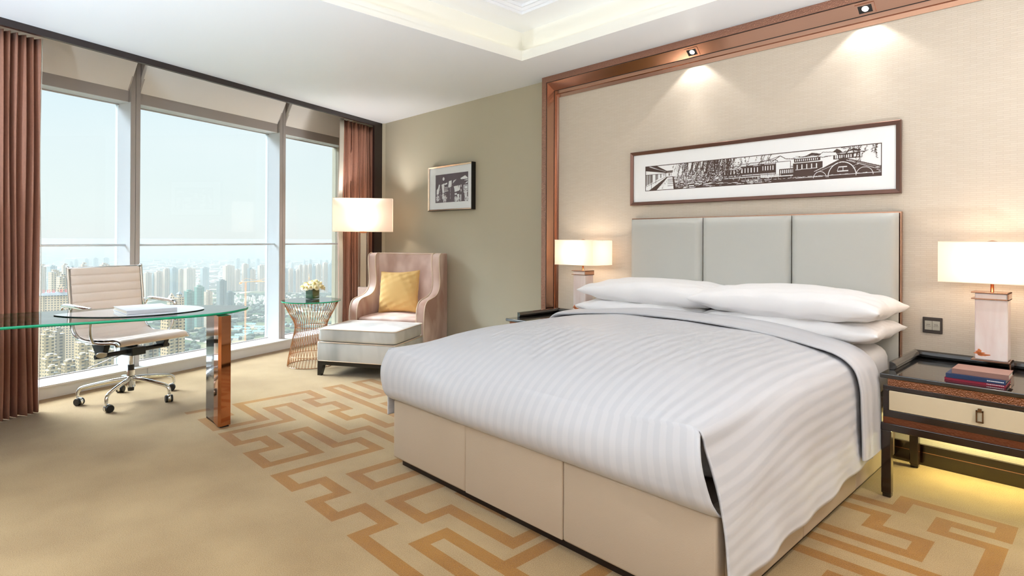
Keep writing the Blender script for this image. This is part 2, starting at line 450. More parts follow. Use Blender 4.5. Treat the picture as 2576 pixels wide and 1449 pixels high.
# walls
bm = B(); quad(bm, (-3.53, WY, 0), (2.6, WY, 0), (2.6, WY, HC+.01), (-3.53, WY, HC+.01)); struct('wall_headboard', bm, M['wallpaper'])
bm = B(); quad(bm, (-6.45, WY, 0), (-3.63, WY, 0), (-3.63, WY, HC+.01), (-6.45, WY, HC+.01))
pe = W(5.89, -.47, 0)
quad(bm, (pe.x, pe.y, 0), (-6.45, WY, 0), (-6.45, WY, HC+.01), (pe.x, pe.y, HC+.01)); struct('wall_corner', bm, M['green'])
bm = B(); quad(bm, (2.6, -3, 0), (2.6, 3.96, 0), (2.6, 3.96, HC), (2.6, -3, HC)); struct('wall_right', bm, M['wallpaper'])
bm = B(); quad(bm, (-5.2, -3, 0), (2.6, -3, 0), (2.6, -3, HC), (-5.2, -3, HC)); struct('wall_rear', bm, M['wallpaper'])
bm = B(); wbox(bm, 5.91, 5.95, -.47, .36, 0, 2.95); struct('wall_window_end', bm, M['green'])
bm = B(); wbox(bm, -1.5, 6.0, -.44, .36, 2.93, 2.97); struct('trim_3', bm, M['dkwood'])        # top of the curtain pocket
bm = B(); wbox(bm, -1.5, 5.91, -.485, -.45, HC-.05, HC+.25); struct('trim_4', bm, M['dkwood'])  # pelmet board
bm = B(); wbox(bm, 5.745, 5.895, -.485, -.455, 0, HC+.2); struct('trim_5', bm, M['dkwood'])     # dark pilaster

# window: sill curb, mullion posts, transoms, sloping soffit panels, glass, rail
POSTS = [-1.75, -.1, 1.55, 3.195, 4.85]
bm = B(); wbox(bm, -1.6, 5.92, 0, .33, 0, .09); wbox(bm, -1.6, 5.92, -.012, .33, .09, .106)
for s in POSTS[1:]: wbox(bm, s+.052, s+.056, -.0135, 0, .0, .107)
struct('baseboard_window', bm, M['sill'], bevel=.004)
bays = [(-1.5, -.14), (-.055, 1.51), (1.595, 3.15), (3.24, 4.805), (4.895, 5.91)]
for k, (a, b) in enumerate(bays):
    bm = B()
    wbox(bm, a, b, .13, .34, 2.462, 2.56)                                                   # transom
    wn = struct('window_%d' % (k+1), bm, M['frame'])
    bm = B()
    for (o0, z0, o1, z1) in ((.13, 2.56, -.075, 2.94),):
        hexa(bm, [W(a, o0, z0), W(b, o0, z0), W(b, o0+.05, z0), W(a, o0+.05, z0), W(a, o1, z1), W(b, o1, z1), W(b, o1+.05, z1), W(a, o1+.05, z1)])
    struct('soffit_panel', bm, M['spandrel'], wn)
    bm = B(); wbox(bm, a, b, .30, .34, 2.56, 2.96); struct('spandrel_wall', bm, M['spandrel'], wn)
    for e0 in (a+.001, b-.011):
        bm = B(); hexa(bm, [W(e0, .128, 2.562), W(e0, .30, 2.562), W(e0, .30, 2.94), W(e0, -.073, 2.94), W(e0+.01, .128, 2.562), W(e0+.01, .30, 2.562), W(e0+.01, .30, 2.94), W(e0+.01, -.073, 2.94)]); struct('soffit_cheek', bm, M['frame'], wn)
    bm = B(); wbox(bm, a, b, .29, .297, .10, 2.47); struct('window_pane', bm, M['glass'], wn)
    bm = B(); wbox(bm, a, b, .132, .288, 2.459, 2.4625); struct('transom_underside', bm, M['fin'], wn)  # white liner: light on the underside put into its colour
    bm = B(); wbox(bm, a, b, .275, .29, 2.450, 2.459); wbox(bm, a, b, .275, .29, .105, .115); struct('glazing_bead', bm, M['frame'], wn)
    bm = B(); tube(bm, [W(a, .18, 1.188), W(b, .18, 1.188)], .0115, 10)
    struct('guard_rail', bm, M['fin'], wn)
    bm = B()
    sp = b+.002
    wbox(bm, sp, sp+.04, .10, .33, .105, 2.94); wbox(bm, sp+.044, sp+.083, .10, .33, .105, 2.94); wbox(bm, sp+.038, sp+.046, .11, .33, .105, 2.94, 0)
    if k < 4:
        struct('mullion', bm, M['frame'], wn)
        bm = B(); wbox(bm, sp-.0015, sp, .104, .33, .106, 2.46); struct('mullion_reveal', bm, M['fin'], wn)
    else:
        bm.free()

# bronze portal frame around the headboard wall
bm = B()
jp = [(-3.64, WY), (-3.64, 3.84), (-3.582, 3.84), (-3.582, 3.848), (-3.560, 3.92), (-3.541, 3.92), (-3.541, 3.932), (-3.522, 3.936), (-3.522, WY)]
hp = [(WY, HC), (3.84, HC), (3.84, HC-.055), (3.848, HC-.057), (3.92, HC-.118), (3.92, HC-.148), (3.932, HC-.152), (3.936, HC-.179), (WY, HC-.179)]
XR = 2.5
for i in range(len(jp)-1):
    a, b = jp[i], jp[i+1]; c, d = hp[i], hp[i+1]
    mi = 1 if i == 1 else 0
    quad(bm, (a[0], a[1], 0), (b[0], b[1], 0), (b[0], b[1], d[1]), (a[0], a[1], c[1]), mi=mi)
    quad(bm, (a[0], a[1], c[1]), (b[0], b[1], d[1]), (XR, d[0], d[1]), (XR, c[0], c[1]), mi=mi)
struct('trim_6', bm, [M['bronze'], M['hammer']])
bm = B()                                                                                  # thin dark shadow gaps of the frame
for X, Y, Z in ((-3.582, 3.839, HC-.055), (-3.560, 3.918, HC-.118)):
    box(bm, X-.002, X+.002, Y-.001, Y+.004, 0, Z); box(bm, X-.002, XR, Y-.001, Y+.004, Z-.002, Z+.002)
struct('trim_7', bm, M['plinth'])

bm = B()
box(bm, -3.5, 2.55, WY-.016, WY, 0, .07); box(bm, -3.5, 2.55, WY-.013, WY, .073, .10); box(bm, -3.5, 2.55, WY-.02, WY, .10, .115)
struct('baseboard_headboard', bm, M['ebony'])
bm = B(); box(bm, -3.5, 2.55, WY-.0145, WY, .0695, .0735); struct('trim_8', bm, M['bronze'])
bm = B(); box(bm, -6.43, -3.65, WY-.015, WY, 0, .11); struct('baseboard_corner', bm, M['dkwood'])

# cove LED strips on the hidden ledge of the coffer
ledm = glow('warm_led_strip', (255, 246, 214), 1.7)
for k, (a, b, c, d) in enumerate(((CX0-.07, CX0-.05, CY0, CY1), (CX1+.05, CX1+.07, CY0, CY1), (CX0, CX1, CY0-.07, CY0-.05), (CX0, CX1, CY1+.05, CY1+.07))):
    bm = B(); box(bm, a, b, c, d, HC+.086, HC+.094)
    tag(obj('led_strip', bm, ledm), 'warm LED strip hidden on the ledge of the ceiling coffer, %s side' % ('window', 'right', 'near', 'headboard')[k], 'light strip', 'cove light strips')

# recessed square downlights
def downlight(x, y, z, label, group, power, spot=True, blend=.25, size=math.radians(104), core=True, mat=None, col=(1, .97, .94), tilt=(0, 0), slope=0):
    t = thing('recessed_downlight', label, 'ceiling light', (x, y, z), 0, group); t.rotation_euler[0] = slope
    bm = B(); s, u = .036, .05
    for a in ((-u, u, -u, -s), (-u, u, s, u), (-u, -s, -s, s), (s, u, -s, s)): box(bm, a[0], a[1], a[2]*.7, a[3]*.7, -.003, .003)
    obj('trim_ring', bm, mat or M['bronze'], t)
    bm = B()
    for a in ((-s-.002, s+.002, -s-.002, -s), (-s-.002, s+.002, s, s+.002), (-s-.002, -s, -s, s), (s, s+.002, -s, s)): box(bm, a[0], a[1], a[2]*.7, a[3]*.7, -.001, .003)
    box(bm, -s, s, -s*.7, s*.7, -.0008, .002)
    obj('housing', bm, M['rubber'], t)
    bm = B(); lathe(bm, [(.001, -.0022), (.015, -.002), (.017, -.0008)], 20, cap=True); obj('bulb', bm, glow('downlight_bulb', (255, 246, 232), 40), t)
    for (sz, bl, pw) in ((size, blend, power*(.45 if core else 1)),)+(((math.radians(60), 1.0, power*1.1),) if core else ()):
        l = bpy.data.lights.new('downlight_beam', 'SPOT'); l.energy = pw; l.spot_size = sz; l.spot_blend = bl; l.color = col; l.shadow_soft_size = .018
        lo = bpy.data.objects.new('downlight_beam', l); C.objects.link(lo); lo.location = (x, y-.036*(slope != 0), z-.014); lo.rotation_euler = (tilt[0]-(.16 if pw > power else 0), tilt[1], 0)
    return t
downlight(-2.18, 3.884, 2.620, 'small square downlight in the bronze frame above the left part of the long picture', 'bronze frame downlights', 10, tilt=(.02, 0), slope=-.70)
downlight(-1.062, 3.884, 2.620, 'small square downlight in the bronze frame near the top right corner of the view', 'bronze frame downlights', 10, tilt=(.02, 0), slope=-.70)
downlight(.06, 3.884, 2.620, 'small square downlight in the bronze frame, outside the view on the right', 'bronze frame downlights', 10, tilt=(.02, 0), slope=-.70)
# unseen ceiling downlights added to brighten the room
for x, y, pw, tx, ty, sz in ((.40, 2.75, 75, 0, 0, 80), (.45, .9, 42, 0, 0, 100), (-1.2, -.9, 26, 0, 0, 120), (-3.2, -1.1, 20, 0, 0, 120)):
    downlight(x, y, HC-.004, 'square white ceiling downlight added outside the view', 'added ceiling downlights', pw, mat=M['white'], size=math.radians(sz), core=False, blend=.5, tilt=(tx, ty))

# uplight cans added unseen behind the camera to brighten ceiling and walls
def fill_uplight(x, y, pw, label, col):
    t = thing('fill_uplight_can', label, 'fill light', (x, y, 0), 0, 'added uplight cans behind the viewpoint')
    bm = B(); lathe(bm, [(.001, 0), (.09, 0), (.09, .25), (.086, .25), (.08, .02), (.001, .02)], 32, cap=False); obj('can', bm, M['bronze'], t)
    bm = B(); lathe(bm, [(.001, .17), (.05, .175), (.05, .19), (.001, .195)], 20, cap=False); obj('bulb', bm, glow('fill_uplight_bulb', (255, 246, 236), 20), t)
    l = bpy.data.lights.new('uplight', 'SPOT'); l.energy = pw; l.spot_size = math.radians(152); l.spot_blend = .6; l.color = col; l.shadow_soft_size = .08
    o = bpy.data.objects.new('uplight', l); C.objects.link(o); o.location = (x, y, .262); o.rotation_euler = (PI, 0, 0)
for x, y, pw, col in ((.95, 1.9, 210, (.90, .95, 1)), (1.3, -.9, 170, (.90, .95, 1)), (-1.2, -1.5, 400, (.82, .91, 1)), (-3.65, -1.5, 270, (.64, .83, 1))): fill_uplight(x, y, pw, 'bronze uplight can added unseen behind the viewpoint to light the ceiling', col)
# ------------------------------------------------------------------ bed
bed = thing('bed', 'king bed base upholstered in stitched taupe leather on a dark plinth', 'bed', (-1.85, 2.8, 0))
bx, by = -1.85, 2.8
def lb(bm, x0, x1, y0, y1, z0, z1, mi=0): return box(bm, x0-bx, x1-bx, y0-by, y1-by, z0, z1, mi)
bm = B(); lb(bm, -2.766, -.934, 1.81, 3.86, 0, .05); obj('plinth', bm, M['plinth'], bed)
# foot panel in three stitched sections, side rails
for a, b in ((-2.80, -2.172), (-2.172, -1.556), (-1.556, -.90)):
    bm = B(); lb(bm, a+.0006, b-.0006, 1.77, 1.83, .045, .365)
    obj('foot_panel', bm, M['leather'], bed, bevel=.006 if a > -2.7 and b < -.95 else .012, seg=3, smooth=True)
for sgn in (0, 1):
    xa, xb = ((-2.80, -2.74), (-.96, -.90))[sgn]
    for a, b in ((1.832, 2.5), (2.5, 3.17), (3.17, 3.86)):
        bm = B(); lb(bm, xa, xb, a+.0006, b-.0006, .045, .365); obj('side_rail', bm, M['leather'], bed, bevel=.008, seg=3, smooth=True)
bm = B(); lb(bm, -2.74, -.96, 1.83, 3.86, .30, .36); obj('slat_deck', bm, M['leather'], bed)
bm = B()
def mat_s(u, v):
    a = 2*PI*u; e = .16
    c, s = math.cos(a), math.sin(a)
    X = math.copysign(abs(c)**e, c)*.905; Y = math.copysign(abs(s)**e, s)*.96
    w = 2*v-1; ph = w*PI/2; r = max(.0, math.cos(ph))**.18; z = math.copysign(abs(math.sin(ph))**.45, w)
    return (X*r+(-1.85-bx), Y*r+(2.885-by), .50+.142*z)
gridsurf(bm, mat_s, 96, 16, closeu=True)
obj('mattress', bm, M['linen'], bed, smooth=True)
bm = B()
def top_s(u, v):
    p = mat_s(u, v); return ((p[0])*1.035, (p[1]-(2.885-by))*.31+(3.555-by), .53+(p[2]-.50)*1.13)
gridsurf(bm, top_s, 96, 16, closeu=True)
obj('mattress_topper', bm, M['linen'], bed, smooth=True)

hb = thing('headboard', 'tall silver sage leather headboard in three padded panels with bronze edge', 'headboard', (-1.8, WY, .2))
bm = B(); box(bm, -.917, .917, -.03, -.001, 0, 1.222); obj('bronze_edge', bm, M['bronze'], hb, bevel=.002)
for a, b in ((-.91, -.297), (-.297, .318), (.318, .91)):
    bm = B()
    def pad(u, v, a=a, b=b):
        x = lerp(a+.002, b-.002, u); z = lerp(.0, 1.214, v)
        d = min((x-a)/.05, (b-x)/.05, (1.216-z)/.05, 1)
        return (x, -.03-.047*(1-(1-max(0, d))**2.4)**.5, z)
    gridsurf(bm, pad, 40, 60)
    obj('padded_panel', bm, M['hbleather'], hb, smooth=True)

# ------------------------------------------------------------------ duvet
# one sheet: hem to hem across the bed, with the centre carried on down the tucked foot
PROF = [(3.30, .722), (3.0, .73), (2.7, .735), (2.4, .733), (2.15, .718), (1.98, .688), (1.875, .650), (1.80, .600), (1.752, .53), (1.733, .46), (1.737, .41), (1.762, .374), (1.80, .358)]
T0 = 7.0                                   # profile index where the side flaps end
def prof_at(t):
    i = min(int(t), len(PROF)-2); q = t-i
    a, b, c, d = PROF[max(i-1, 0)], PROF[i], PROF[i+1], PROF[min(i+2, len(PROF)-1)]
    cm = lambda k: .5*(2*b[k]+(c[k]-a[k])*q+(2*a[k]-5*b[k]+4*c[k]-d[k])*q*q+(3*b[k]-a[k]-3*c[k]+d[k])*q**3)
    return cm(0), cm(1)
def cross(t):
    """control points across the bed at profile position t<=T0: (x, z, y)"""
    y, z = prof_at(t); ye = interp(t, [0, 4, 5.5, 6.3, T0], [3.30, 2.15, 1.93, 1.83, 1.765]) if t > 4 else y
    f = sstep(2.5, 1.80, y)                  # 0 body, 1 foot corner
    hR = interp(y, [1.74, 1.8, 2.0, 2.4, 2.8, 3.3], [.165, .15, .14, .15, .165, .185])+.006*math.sin(y*9); hL = .25+.02*f
    L_ = lambda a, b: lerp(a, b, f)
    w1, w2 = .007*math.sin(y*11+1), .006*math.sin(y*19)
    cr = .05*(1-f)
    pts = [(L_(-2.862, -2.850), hL, ye), (L_(-2.866, -2.856)+w1, L_(.38, .37), ye), (L_(-2.868, -2.862), L_(.52, .50), ye), (L_(-2.862, -2.862), L_(.60, .59), ye), (L_(-2.84, -2.845), L_(.66, .628), ye), (L_(-2.78, -2.80), L_(.697, .640), ye),
           (-2.66, lerp(z, L_(.715, .655), .5), lerp(y, ye, .6)), (-2.45, z+cr*.45, lerp(y, ye, .25)), (-2.15, z+cr*.85, y), (-1.85, z+cr, y), (-1.55, z+cr*.85, y), (-1.28, z+cr*.42, lerp(y, ye, .2)), (-1.09, lerp(z, L_(.705, .65), .5), lerp(y, ye, .6)),
           (L_(-.975, -.965), L_(.682, .628), ye), (L_(-.918, -.936), L_(.645, .566), ye), (L_(-.893, -.905), L_(.585, .478), ye), (L_(-.882, -.885), L_(.49, .405), ye), (L_(-.874, -.873)+w1, L_(.34, .30), ye), (L_(-.864, -.857)+w2, hR, ye)]
    return [Vector((x, yy, zz)) for x, zz, yy in pts]
KL, KR, NS = 5, 13, 9
def crow(P):
    return catmull(P, NS)
bm = B(); lay = bm.loops.layers.uv.verify()
NV1, NV2 = 100, 46
rows = []
ucoord = None
for j in range(NV1+1):
    row = crow(cross(T0*j/NV1))
    for p in row: p.z += (.0035*math.sin(6*p.x+3*p.y)+.0025*math.sin(14*p.x-6*p.y+1))*sstep(.60, .68, p.z)
    rows.append(row)
ref = rows[NV1//2]; ucoord = [0]
for a, b in zip(ref, ref[1:]): ucoord.append(ucoord[-1]+(b-a).length)
vr = [[bm.verts.new(p) for p in r] for r in rows]
last = rows[-1]; c0, c1 = KL*NS, KR*NS
foot = [vr[-1][c0:c1+1]]
for k in range(1, NV2+1):
    t = T0+(len(PROF)-1-T0)*k/NV2; y, z = prof_at(t); y0, z0 = prof_at(T0); line = []
    for i in range(c0, c1+1):
        p = last[i]; u = (i-c0)/(c1-c0); keep = max(0, 1-k/NV2*2.2)
        x = p.x
        if u > .5: x = -1.85+(p.x+1.85)*(interp(z, [.40, .478, .566, .628], [-.893, -.912, -.942, -.965])+1.85)/.885
        else: x = -1.85+(p.x+1.85)*(interp(z, [.4, .52, .58, .628], [-2.845, -2.85, -2.838, -2.80])+1.85)/-.95
        fz = math.sin(PI*min(1, max(0, (z-.355)/.26)))
        e = min(u, 1-u); ed = max(0, 1-e/.05)
        yy = y+(p.y-y0)*keep-.012*fz+.006*math.sin(x*9)*fz+.012*ed**2*(1-keep)
        zz = z+(p.z-z0)*keep+.004*math.sin(x*7)*fz-.0*ed
        line.append(bm.verts.new((x, yy, zz)))
    foot.append(line)
def addf(q, uvs):
    f = bm.faces.new(q); f.smooth = True
    for l, w_ in zip(f.loops, uvs): l[lay].uv = w_
for j in range(NV1):
    for i in range(len(ref)-1):
        addf([vr[j][i], vr[j][i+1], vr[j+1][i+1], vr[j+1][i]], [(ucoord[i], j*.02), (ucoord[i+1], j*.02), (ucoord[i+1], j*.02+.02), (ucoord[i], j*.02+.02)])
for k in range(NV2):
    for i in range(c1-c0):
        addf([foot[k][i], foot[k][i+1], foot[k+1][i+1], foot[k+1][i]], [(ucoord[c0+i], 2+k*.02), (ucoord[c0+i+1], 2+k*.02), (ucoord[c0+i+1], 2.02+k*.02), (ucoord[c0+i], 2.02+k*.02)])
duvet = obj('duvet', bm, M['satin'], None, smooth=True, solid=.008)
tag(duvet, 'white satin striped duvet draped over the bed with mitred foot corner', 'duvet')
# turned down top edge
bm = B()
def turn(u, v):
    # path across the bed: left shoulder - top - right side down to hem
    path = [(-2.885, .34), (-2.885, .52), (-2.872, .63), (-2.80, .712), (-2.66, .735), (-2.45, .758), (-2.1, .783), (-1.6, .783), (-1.28, .757), (-1.09, .728), (-.965, .70), (-.89, .645), (-.862, .56), (-.856, .45), (-.852, .33), (-.85, .225)]
    t = u*(len(path)-1); i = min(int(t), len(path)-2); q = t-i
    P0, P1, P2, P3 = path[max(i-1, 0)], path[i], path[i+1], path[min(i+2, len(path)-1)]
    def cm(a, b, c, d): return .5*(2*b+(c-a)*q+(2*a-5*b+4*c-d)*q*q+(3*b-a-3*c+d)*q**3)
    x, z = cm(P0[0], P1[0], P2[0], P3[0]), cm(P0[1], P1[1], P2[1], P3[1])
    dx, dz = P2[0]-P1[0], P2[1]-P1[1]; l = math.hypot(dx, dz); nx, nz = -dz/l, dx/l
    if nz < 0 and abs(nx) < .5: nx, nz = -nx, -nz
    if x > -1: nx, nz = abs(nx), abs(nz)
    if x < -2.7: nx, nz = -abs(nx), abs(nz)
    ang = 2*PI*v
    yc = 3.24-.03*math.exp(-((x+.9)/.3)**2)+.01*math.sin(x*5)
    hw = .15+.012*math.sin(x*3.1)
    c, s = math.cos(ang), math.sin(ang)
    yy = yc+hw*math.copysign(abs(c)**.75, c)
    th = (.017+.003*math.sin(x*8))*math.copysign(abs(s)**.8, s)+.006
    return (x+nx*th, yy, z+nz*th)
gridsurf(bm, turn, 150, 28, uv=lambda u, v: (v*.6, u*2))
obj('turned_down_edge', bm, M['satin'], duvet, smooth=True)

# pillows
def pillow(name, label, cx, cy, cz, lx, ly, th, rz, seed, mat, group=None, tiltx=0, squash=1, cat='pillow'):
    bm = B(); rnd = random.Random(seed); ph = [rnd.random()*6 for _ in range(8)]
    def fn(sg):
        def f(u, v):
            X, Y = math.sin((u-.5)*PI), math.sin((v-.5)*PI)
            X = lerp(2*u-1, X, .55); Y = lerp(2*v-1, Y, .55)
            pr = max(0, (1-X*X))**.5*max(0, (1-Y*Y))**.5
            pr = pr**.78
            x = X*lx*(1-.045*(1-Y*Y)*X*X); y = Y*ly*(1-.085*(1-X*X)*Y*Y)
            z = sg*pr*th*(1 if sg > 0 else squash)
            wr = (1-pr)*pr*4
            z += wr*(.004*math.sin(15*X+8*Y+ph[2])+.003*math.sin(21*Y-9*X+ph[3]))+pr*.004*math.sin(4*X+ph[0])*math.sin(3*Y+ph[1])
            z += .010*(abs(X*Y))**2*(ph[4]/6-.3)
            return (x, y, z)
        return f
    gridsurf(bm, fn(1), 56, 40); gridsurf(bm, fn(-1), 56, 40)
    bmesh.ops.remove_doubles(bm, verts=bm.verts[:], dist=.0003)
    o = obj(name, bm, mat, None, smooth=True)
    o.location = (cx, cy, cz); o.rotation_euler = (tiltx, 0, rz)
    tag(o, label, cat, group)
    # seam welt round the open end
    return o
pg = 'white bed pillows'
pillow('pillow', 'lower white pillow on the left, under the upper left pillow', -2.31, 3.60, .765, .50, .275, .085, .01, 1, M['linen'], pg)
pillow('pillow', 'lower white pillow on the right, sticking out beside the nightstand', -1.36, 3.60, .765, .515, .275, .088, -.01, 2, M['linen'], pg)
pillow('pillow', 'upper left white pillow, its right end under the upper right pillow', -2.26, 3.60, .885, .53, .275, .10, .02, 3, M['linen'], pg)
pillow('pillow', 'upper right white pillow lying on top of the pillow stack', -1.36, 3.58, .89, .53, .275, .103, -.02, 4, M['linen'], pg)

# ------------------------------------------------------------------ nightstands
ns = thing('nightstand', 'dark ebony nightstand with cream drawer to the right of the bed', 'nightstand', (-.4475, 3.30, 0))
hw = .3875
bm = B(); box(bm, -hw, hw, 0, .635, .581, .603); obj('table_top', bm, M['blacklacq'], ns, bevel=.004)
def rail_prof(bm, p0, p1, inward):
    p0, p1 = Vector(p0), Vector(p1); t = (p1-p0).normalized(); iw = Vector(inward)
    sec = [(0, 0), (0, .040), (.012, .040), (.026, .034), (.034, .02), (.030, .008), (.022, .0)]
    a = [bm.verts.new(p0+iw*x+Vector((0, 0, z))) for x, z in sec]; b = [bm.verts.new(p1+iw*x+Vector((0, 0, z))) for x, z in sec]
    n = len(sec); bm.faces.new(a); bm.faces.new(b[::-1])
    for i in range(n): bm.faces.new([a[i], a[(i+1) % n], b[(i+1) % n], b[i]])
for p0, p1, iw in (((-hw+.01, .125, .603), (-hw+.01, .63, .603), (1, 0, 0)), ((hw-.01, .125, .603), (hw-.01, .63, .603), (-1, 0, 0)), ((-hw+.012, .63, .603), (hw-.012, .63, .603), (0, -1, 0))):
    bm = B(); rail_prof(bm, p0, p1, iw); obj('gallery_rail', bm, M['blacklacq'], ns, bevel=.002)
bm = B(); box(bm, -hw+.03, hw-.03, .018, .60, .545, .581); obj('filigree_frieze', bm, pbr('engraved_copper_frieze', (150, 104, 80), .35, 1, bump=('voronoi', 170, 1.0)), ns)
bm = B(); box(bm, -hw+.012, hw-.012, .012, .61, .525, .545); box(bm, -hw+.012, hw-.012, .012, .61, .392, .425); box(bm, -hw+.012, -hw+.036, .012, .61, .425, .525); box(bm, hw-.036, hw-.012, .012, .61, .425, .525)
box(bm, -hw+.036, hw-.036, .04, .61, .425, .525); obj('carcass', bm, M['ebony'], ns, bevel=.0015)
bm = B(); box(bm, -hw+.012, hw-.012, .014, .61, .362, .392); obj('bronze_moulding', bm, pbr('etched_bronze_band', (120, 74, 52), .35, .8, bump=('voronoi', 90, .5)), ns)
bm = B(); box(bm, -hw+.004, hw-.004, .006, .615, .325, .362); obj('apron', bm, M['ebony'], ns, bevel=.003)
bm = B(); box(bm, -hw+.038, hw-.038, .008, .04, .428, .522); dr = obj('drawer', bm, M['creampanel'], ns, bevel=.0015)
bm = B()
for a in ((-.013, -.008, .446, .50), (.009, .014, .446, .50), (-.013, .014, .446, .452), (-.013, .014, .494, .50)): box(bm, a[0], a[1], -.004, .003, a[2], a[3])
box(bm, -.006, .007, -.003, .008, .494, .508); obj('ring_pull', bm, M['brass'], dr, bevel=.0008)
for sx in (-1, 1):
    for y0, y1 in ((.004, .046), (.545, .59)):
        bm = B(); xa, xb = (-hw+.006, -hw+.048) if sx < 0 else (hw-.048, hw-.006)
        box(bm, xa, xb, y0, y1, .018, .327); box(bm, xa+.004, xb-.001, y0+.004, y1-.001, 0, .02)
        obj('leg', bm, M['ebony'], ns, bevel=.004)
def copy_tree(o, parent=None):
    c = o.copy(); C.objects.link(c); c.parent = parent
    for ch in [x for x in o.children]: copy_tree(ch, c)
    return c
def dup(o, loc, label, rz=None):
    c = copy_tree(o); c.location = loc; c['label'] = label
    if rz is not None: c.rotation_euler[2] = rz
    return c
dup(ns, (-.4475-2.695, 3.30, 0), 'dark nightstand beyond the bed by the bronze jamb, mostly hidden, tray rail showing')
ns['group'] = 'nightstands either side of the bed'
[o for o in C.objects if o.name == 'nightstand.001'][0]['group'] = 'nightstands either side of the bed'
# greenish light strips under the nightstands
for cx, lbl in ((-.4475, 'right'), (-3.1425, 'left')):
    bm = B(); box(bm, cx-.36, cx+.36, 3.895, 3.915, .312, .322)
    tag(obj('under_light', bm, glow('lime_led_strip_'+lbl, (255, 250, 178), 95)), 'yellow LED strip under the back of the %s nightstand' % lbl, 'light strip', 'nightstand under lights')

# table lamps
tl = thing('table_lamp', 'lit table lamp with alabaster body on the right nightstand', 'table lamp', (-.459, 3.745, .603), 0, 'alabaster bedside lamps')
bm = B()
sx, sy = .20, .125
def shade_box(bm, sx, sy, z0, z1, t=.002):
    for a in ((-sx, sx, -sy, -sy+t), (-sx, sx, sy-t, sy), (-sx, -sx+t, -sy+t, sy-t), (sx-t, sx, -sy+t, sy-t)): box(bm, a[0], a[1], a[2], a[3], z0, z1)
def shade_open(bm, sx, sy, z0, z1):
    p = [(-sx, -sy), (sx, -sy), (sx, sy), (-sx, sy)]
    for i in range(4):
        a, b = p[i], p[(i+1) % 4]; quad(bm, (a[0], a[1], z0), (b[0], b[1], z0), (b[0], b[1], z1), (a[0], a[1], z1))
shade_open(bm, sx, sy, .443, .647); sh = obj('lamp_shade', bm, M['shade'], tl)
for z in (.443, .6455):
    bm = B()
    for a in ((-sx-.001, sx+.001, -sy-.001, -sy+.001), (-sx-.001, sx+.001, sy-.001, sy+.001), (-sx-.001, -sx+.001, -sy, sy), (sx-.001, sx+.001, -sy, sy)): box(bm, a[0], a[1], a[2], a[3], z, z+.0035)
    obj('shade_trim', bm, M['ivory'], sh)
bm = B(); tube(bm, [(0, 0, .395), (0, 0, .648)], .0075, 12); lathe(bm, [(.02, .643), (.02, .650), (.004, .654)], 16); box(bm, -sx, sx, -.0015, .0015, .638, .641); obj('stem', bm, M['copper'], tl)
bm = B(); box(bm, -.062, .066, -.052, .052, .062, .392); bdy = obj('alabaster_body', bm, M['alabaster'], tl, bevel=.006, seg=3)
bm = B()
for x, z, w, h_, s in ((-.042, .092, .034, .008, 1), (-.03, .086, .028, .006, 2), (-.045, .102, .02, .012, 3), (-.012, .089, .03, .004, 4)):
    rv = random.Random(s); pts = []
    for k in range(14):
        a = 2*PI*k/14; r = 1+.4*rv.uniform(-1, 1); pts.append((x+w*.6*math.cos(a)*r, z+h_*math.sin(a)*r))
    prism(bm, pts, -.0526, -.0519, T=lambda p: (p[0], p[2], p[1]))
obj('orange_vein', bm, M['vein'], bdy)
bm = B()
for z in (.361, .392): box(bm, -.076, .070, -.058, .058, z, z+.006)
box(bm, .064, .070, -.058, .058, .361, .398); obj('top_bracket', bm, M['bronze'], tl, bevel=.001)
bm = B()
for z in (.0, .056): box(bm, -.076, .078, -.058, .058, z, z+.006)
box(bm, .072, .078, -.058, .058, .0, .062); obj('base_bracket', bm, M['bronze'], tl, bevel=.001)
bm = B(); lathe(bm, [(.004, .50), (.02, .515), (.027, .54), (.02, .565), (.004, .58)], 16); obj('bulb', bm, glow('warm_bulb', (255, 226, 190), 12), tl)
tl2 = dup(tl, (-3.077, 3.745, .603), 'lit table lamp with alabaster body beyond the bed, beside the bronze jamb')
def plight(loc, e, col, r=.03, name='lamp_light'):
    l = bpy.data.lights.new(name, 'POINT'); l.energy = e; l.color = col; l.shadow_soft_size = r
    o = bpy.data.objects.new(name, l); C.objects.link(o); o.location = loc; return o
for x in (-.459, -3.077): plight((x, 3.745, 1.143), 4.2, (1, .86, .72), .045)

# books on the nightstand
def book(name, label, loc, w, d, h, cover, rz=0, text=False, group=None):
    t = thing(name, label, 'book', loc, rz, group)
    bm = B(); c = min(.0025, h*.2)
    box(bm, 0, w, 0, d, 0, c); box(bm, 0, w, 0, d, h-c, h); box(bm, 0, w, 0, c, c, h-c); obj('cover', bm, cover, t, bevel=.0006)
    bm = B(); box(bm, .002, w-.003, c, d-.003, c, h-c); obj('page_block', bm, M['paper'], t)
    if text:
        bm = B(); rv = random.Random(h); x = w*.70
        while x < w*.97:
            l = rv.uniform(.003, .006); box(bm, x, min(x+l, w*.985), -.0003, 0, h*.40, h*.40+h*.24); x += l+.0014
        obj('spine_lettering', bm, pbr('white_print', (225, 222, 225), .7), t)
    return t
bg = 'books stacked on the right nightstand'
book('book', 'thin crimson book at the bottom of the nightstand stack', (-.588, 3.375, .603), .222, .165, .0115, M['redbook'], 0, True, bg)
book('book', 'dark blue book in the middle of the nightstand stack', (-.583, 3.373, .6145), .217, .165, .0195, M['bluebook'], 0, True, bg)
book('box', 'dusty pink flat box on top of the nightstand book stack', (-.562, 3.388, .634), .205, .15, .0235, M['brownbook'], .0, False, bg)

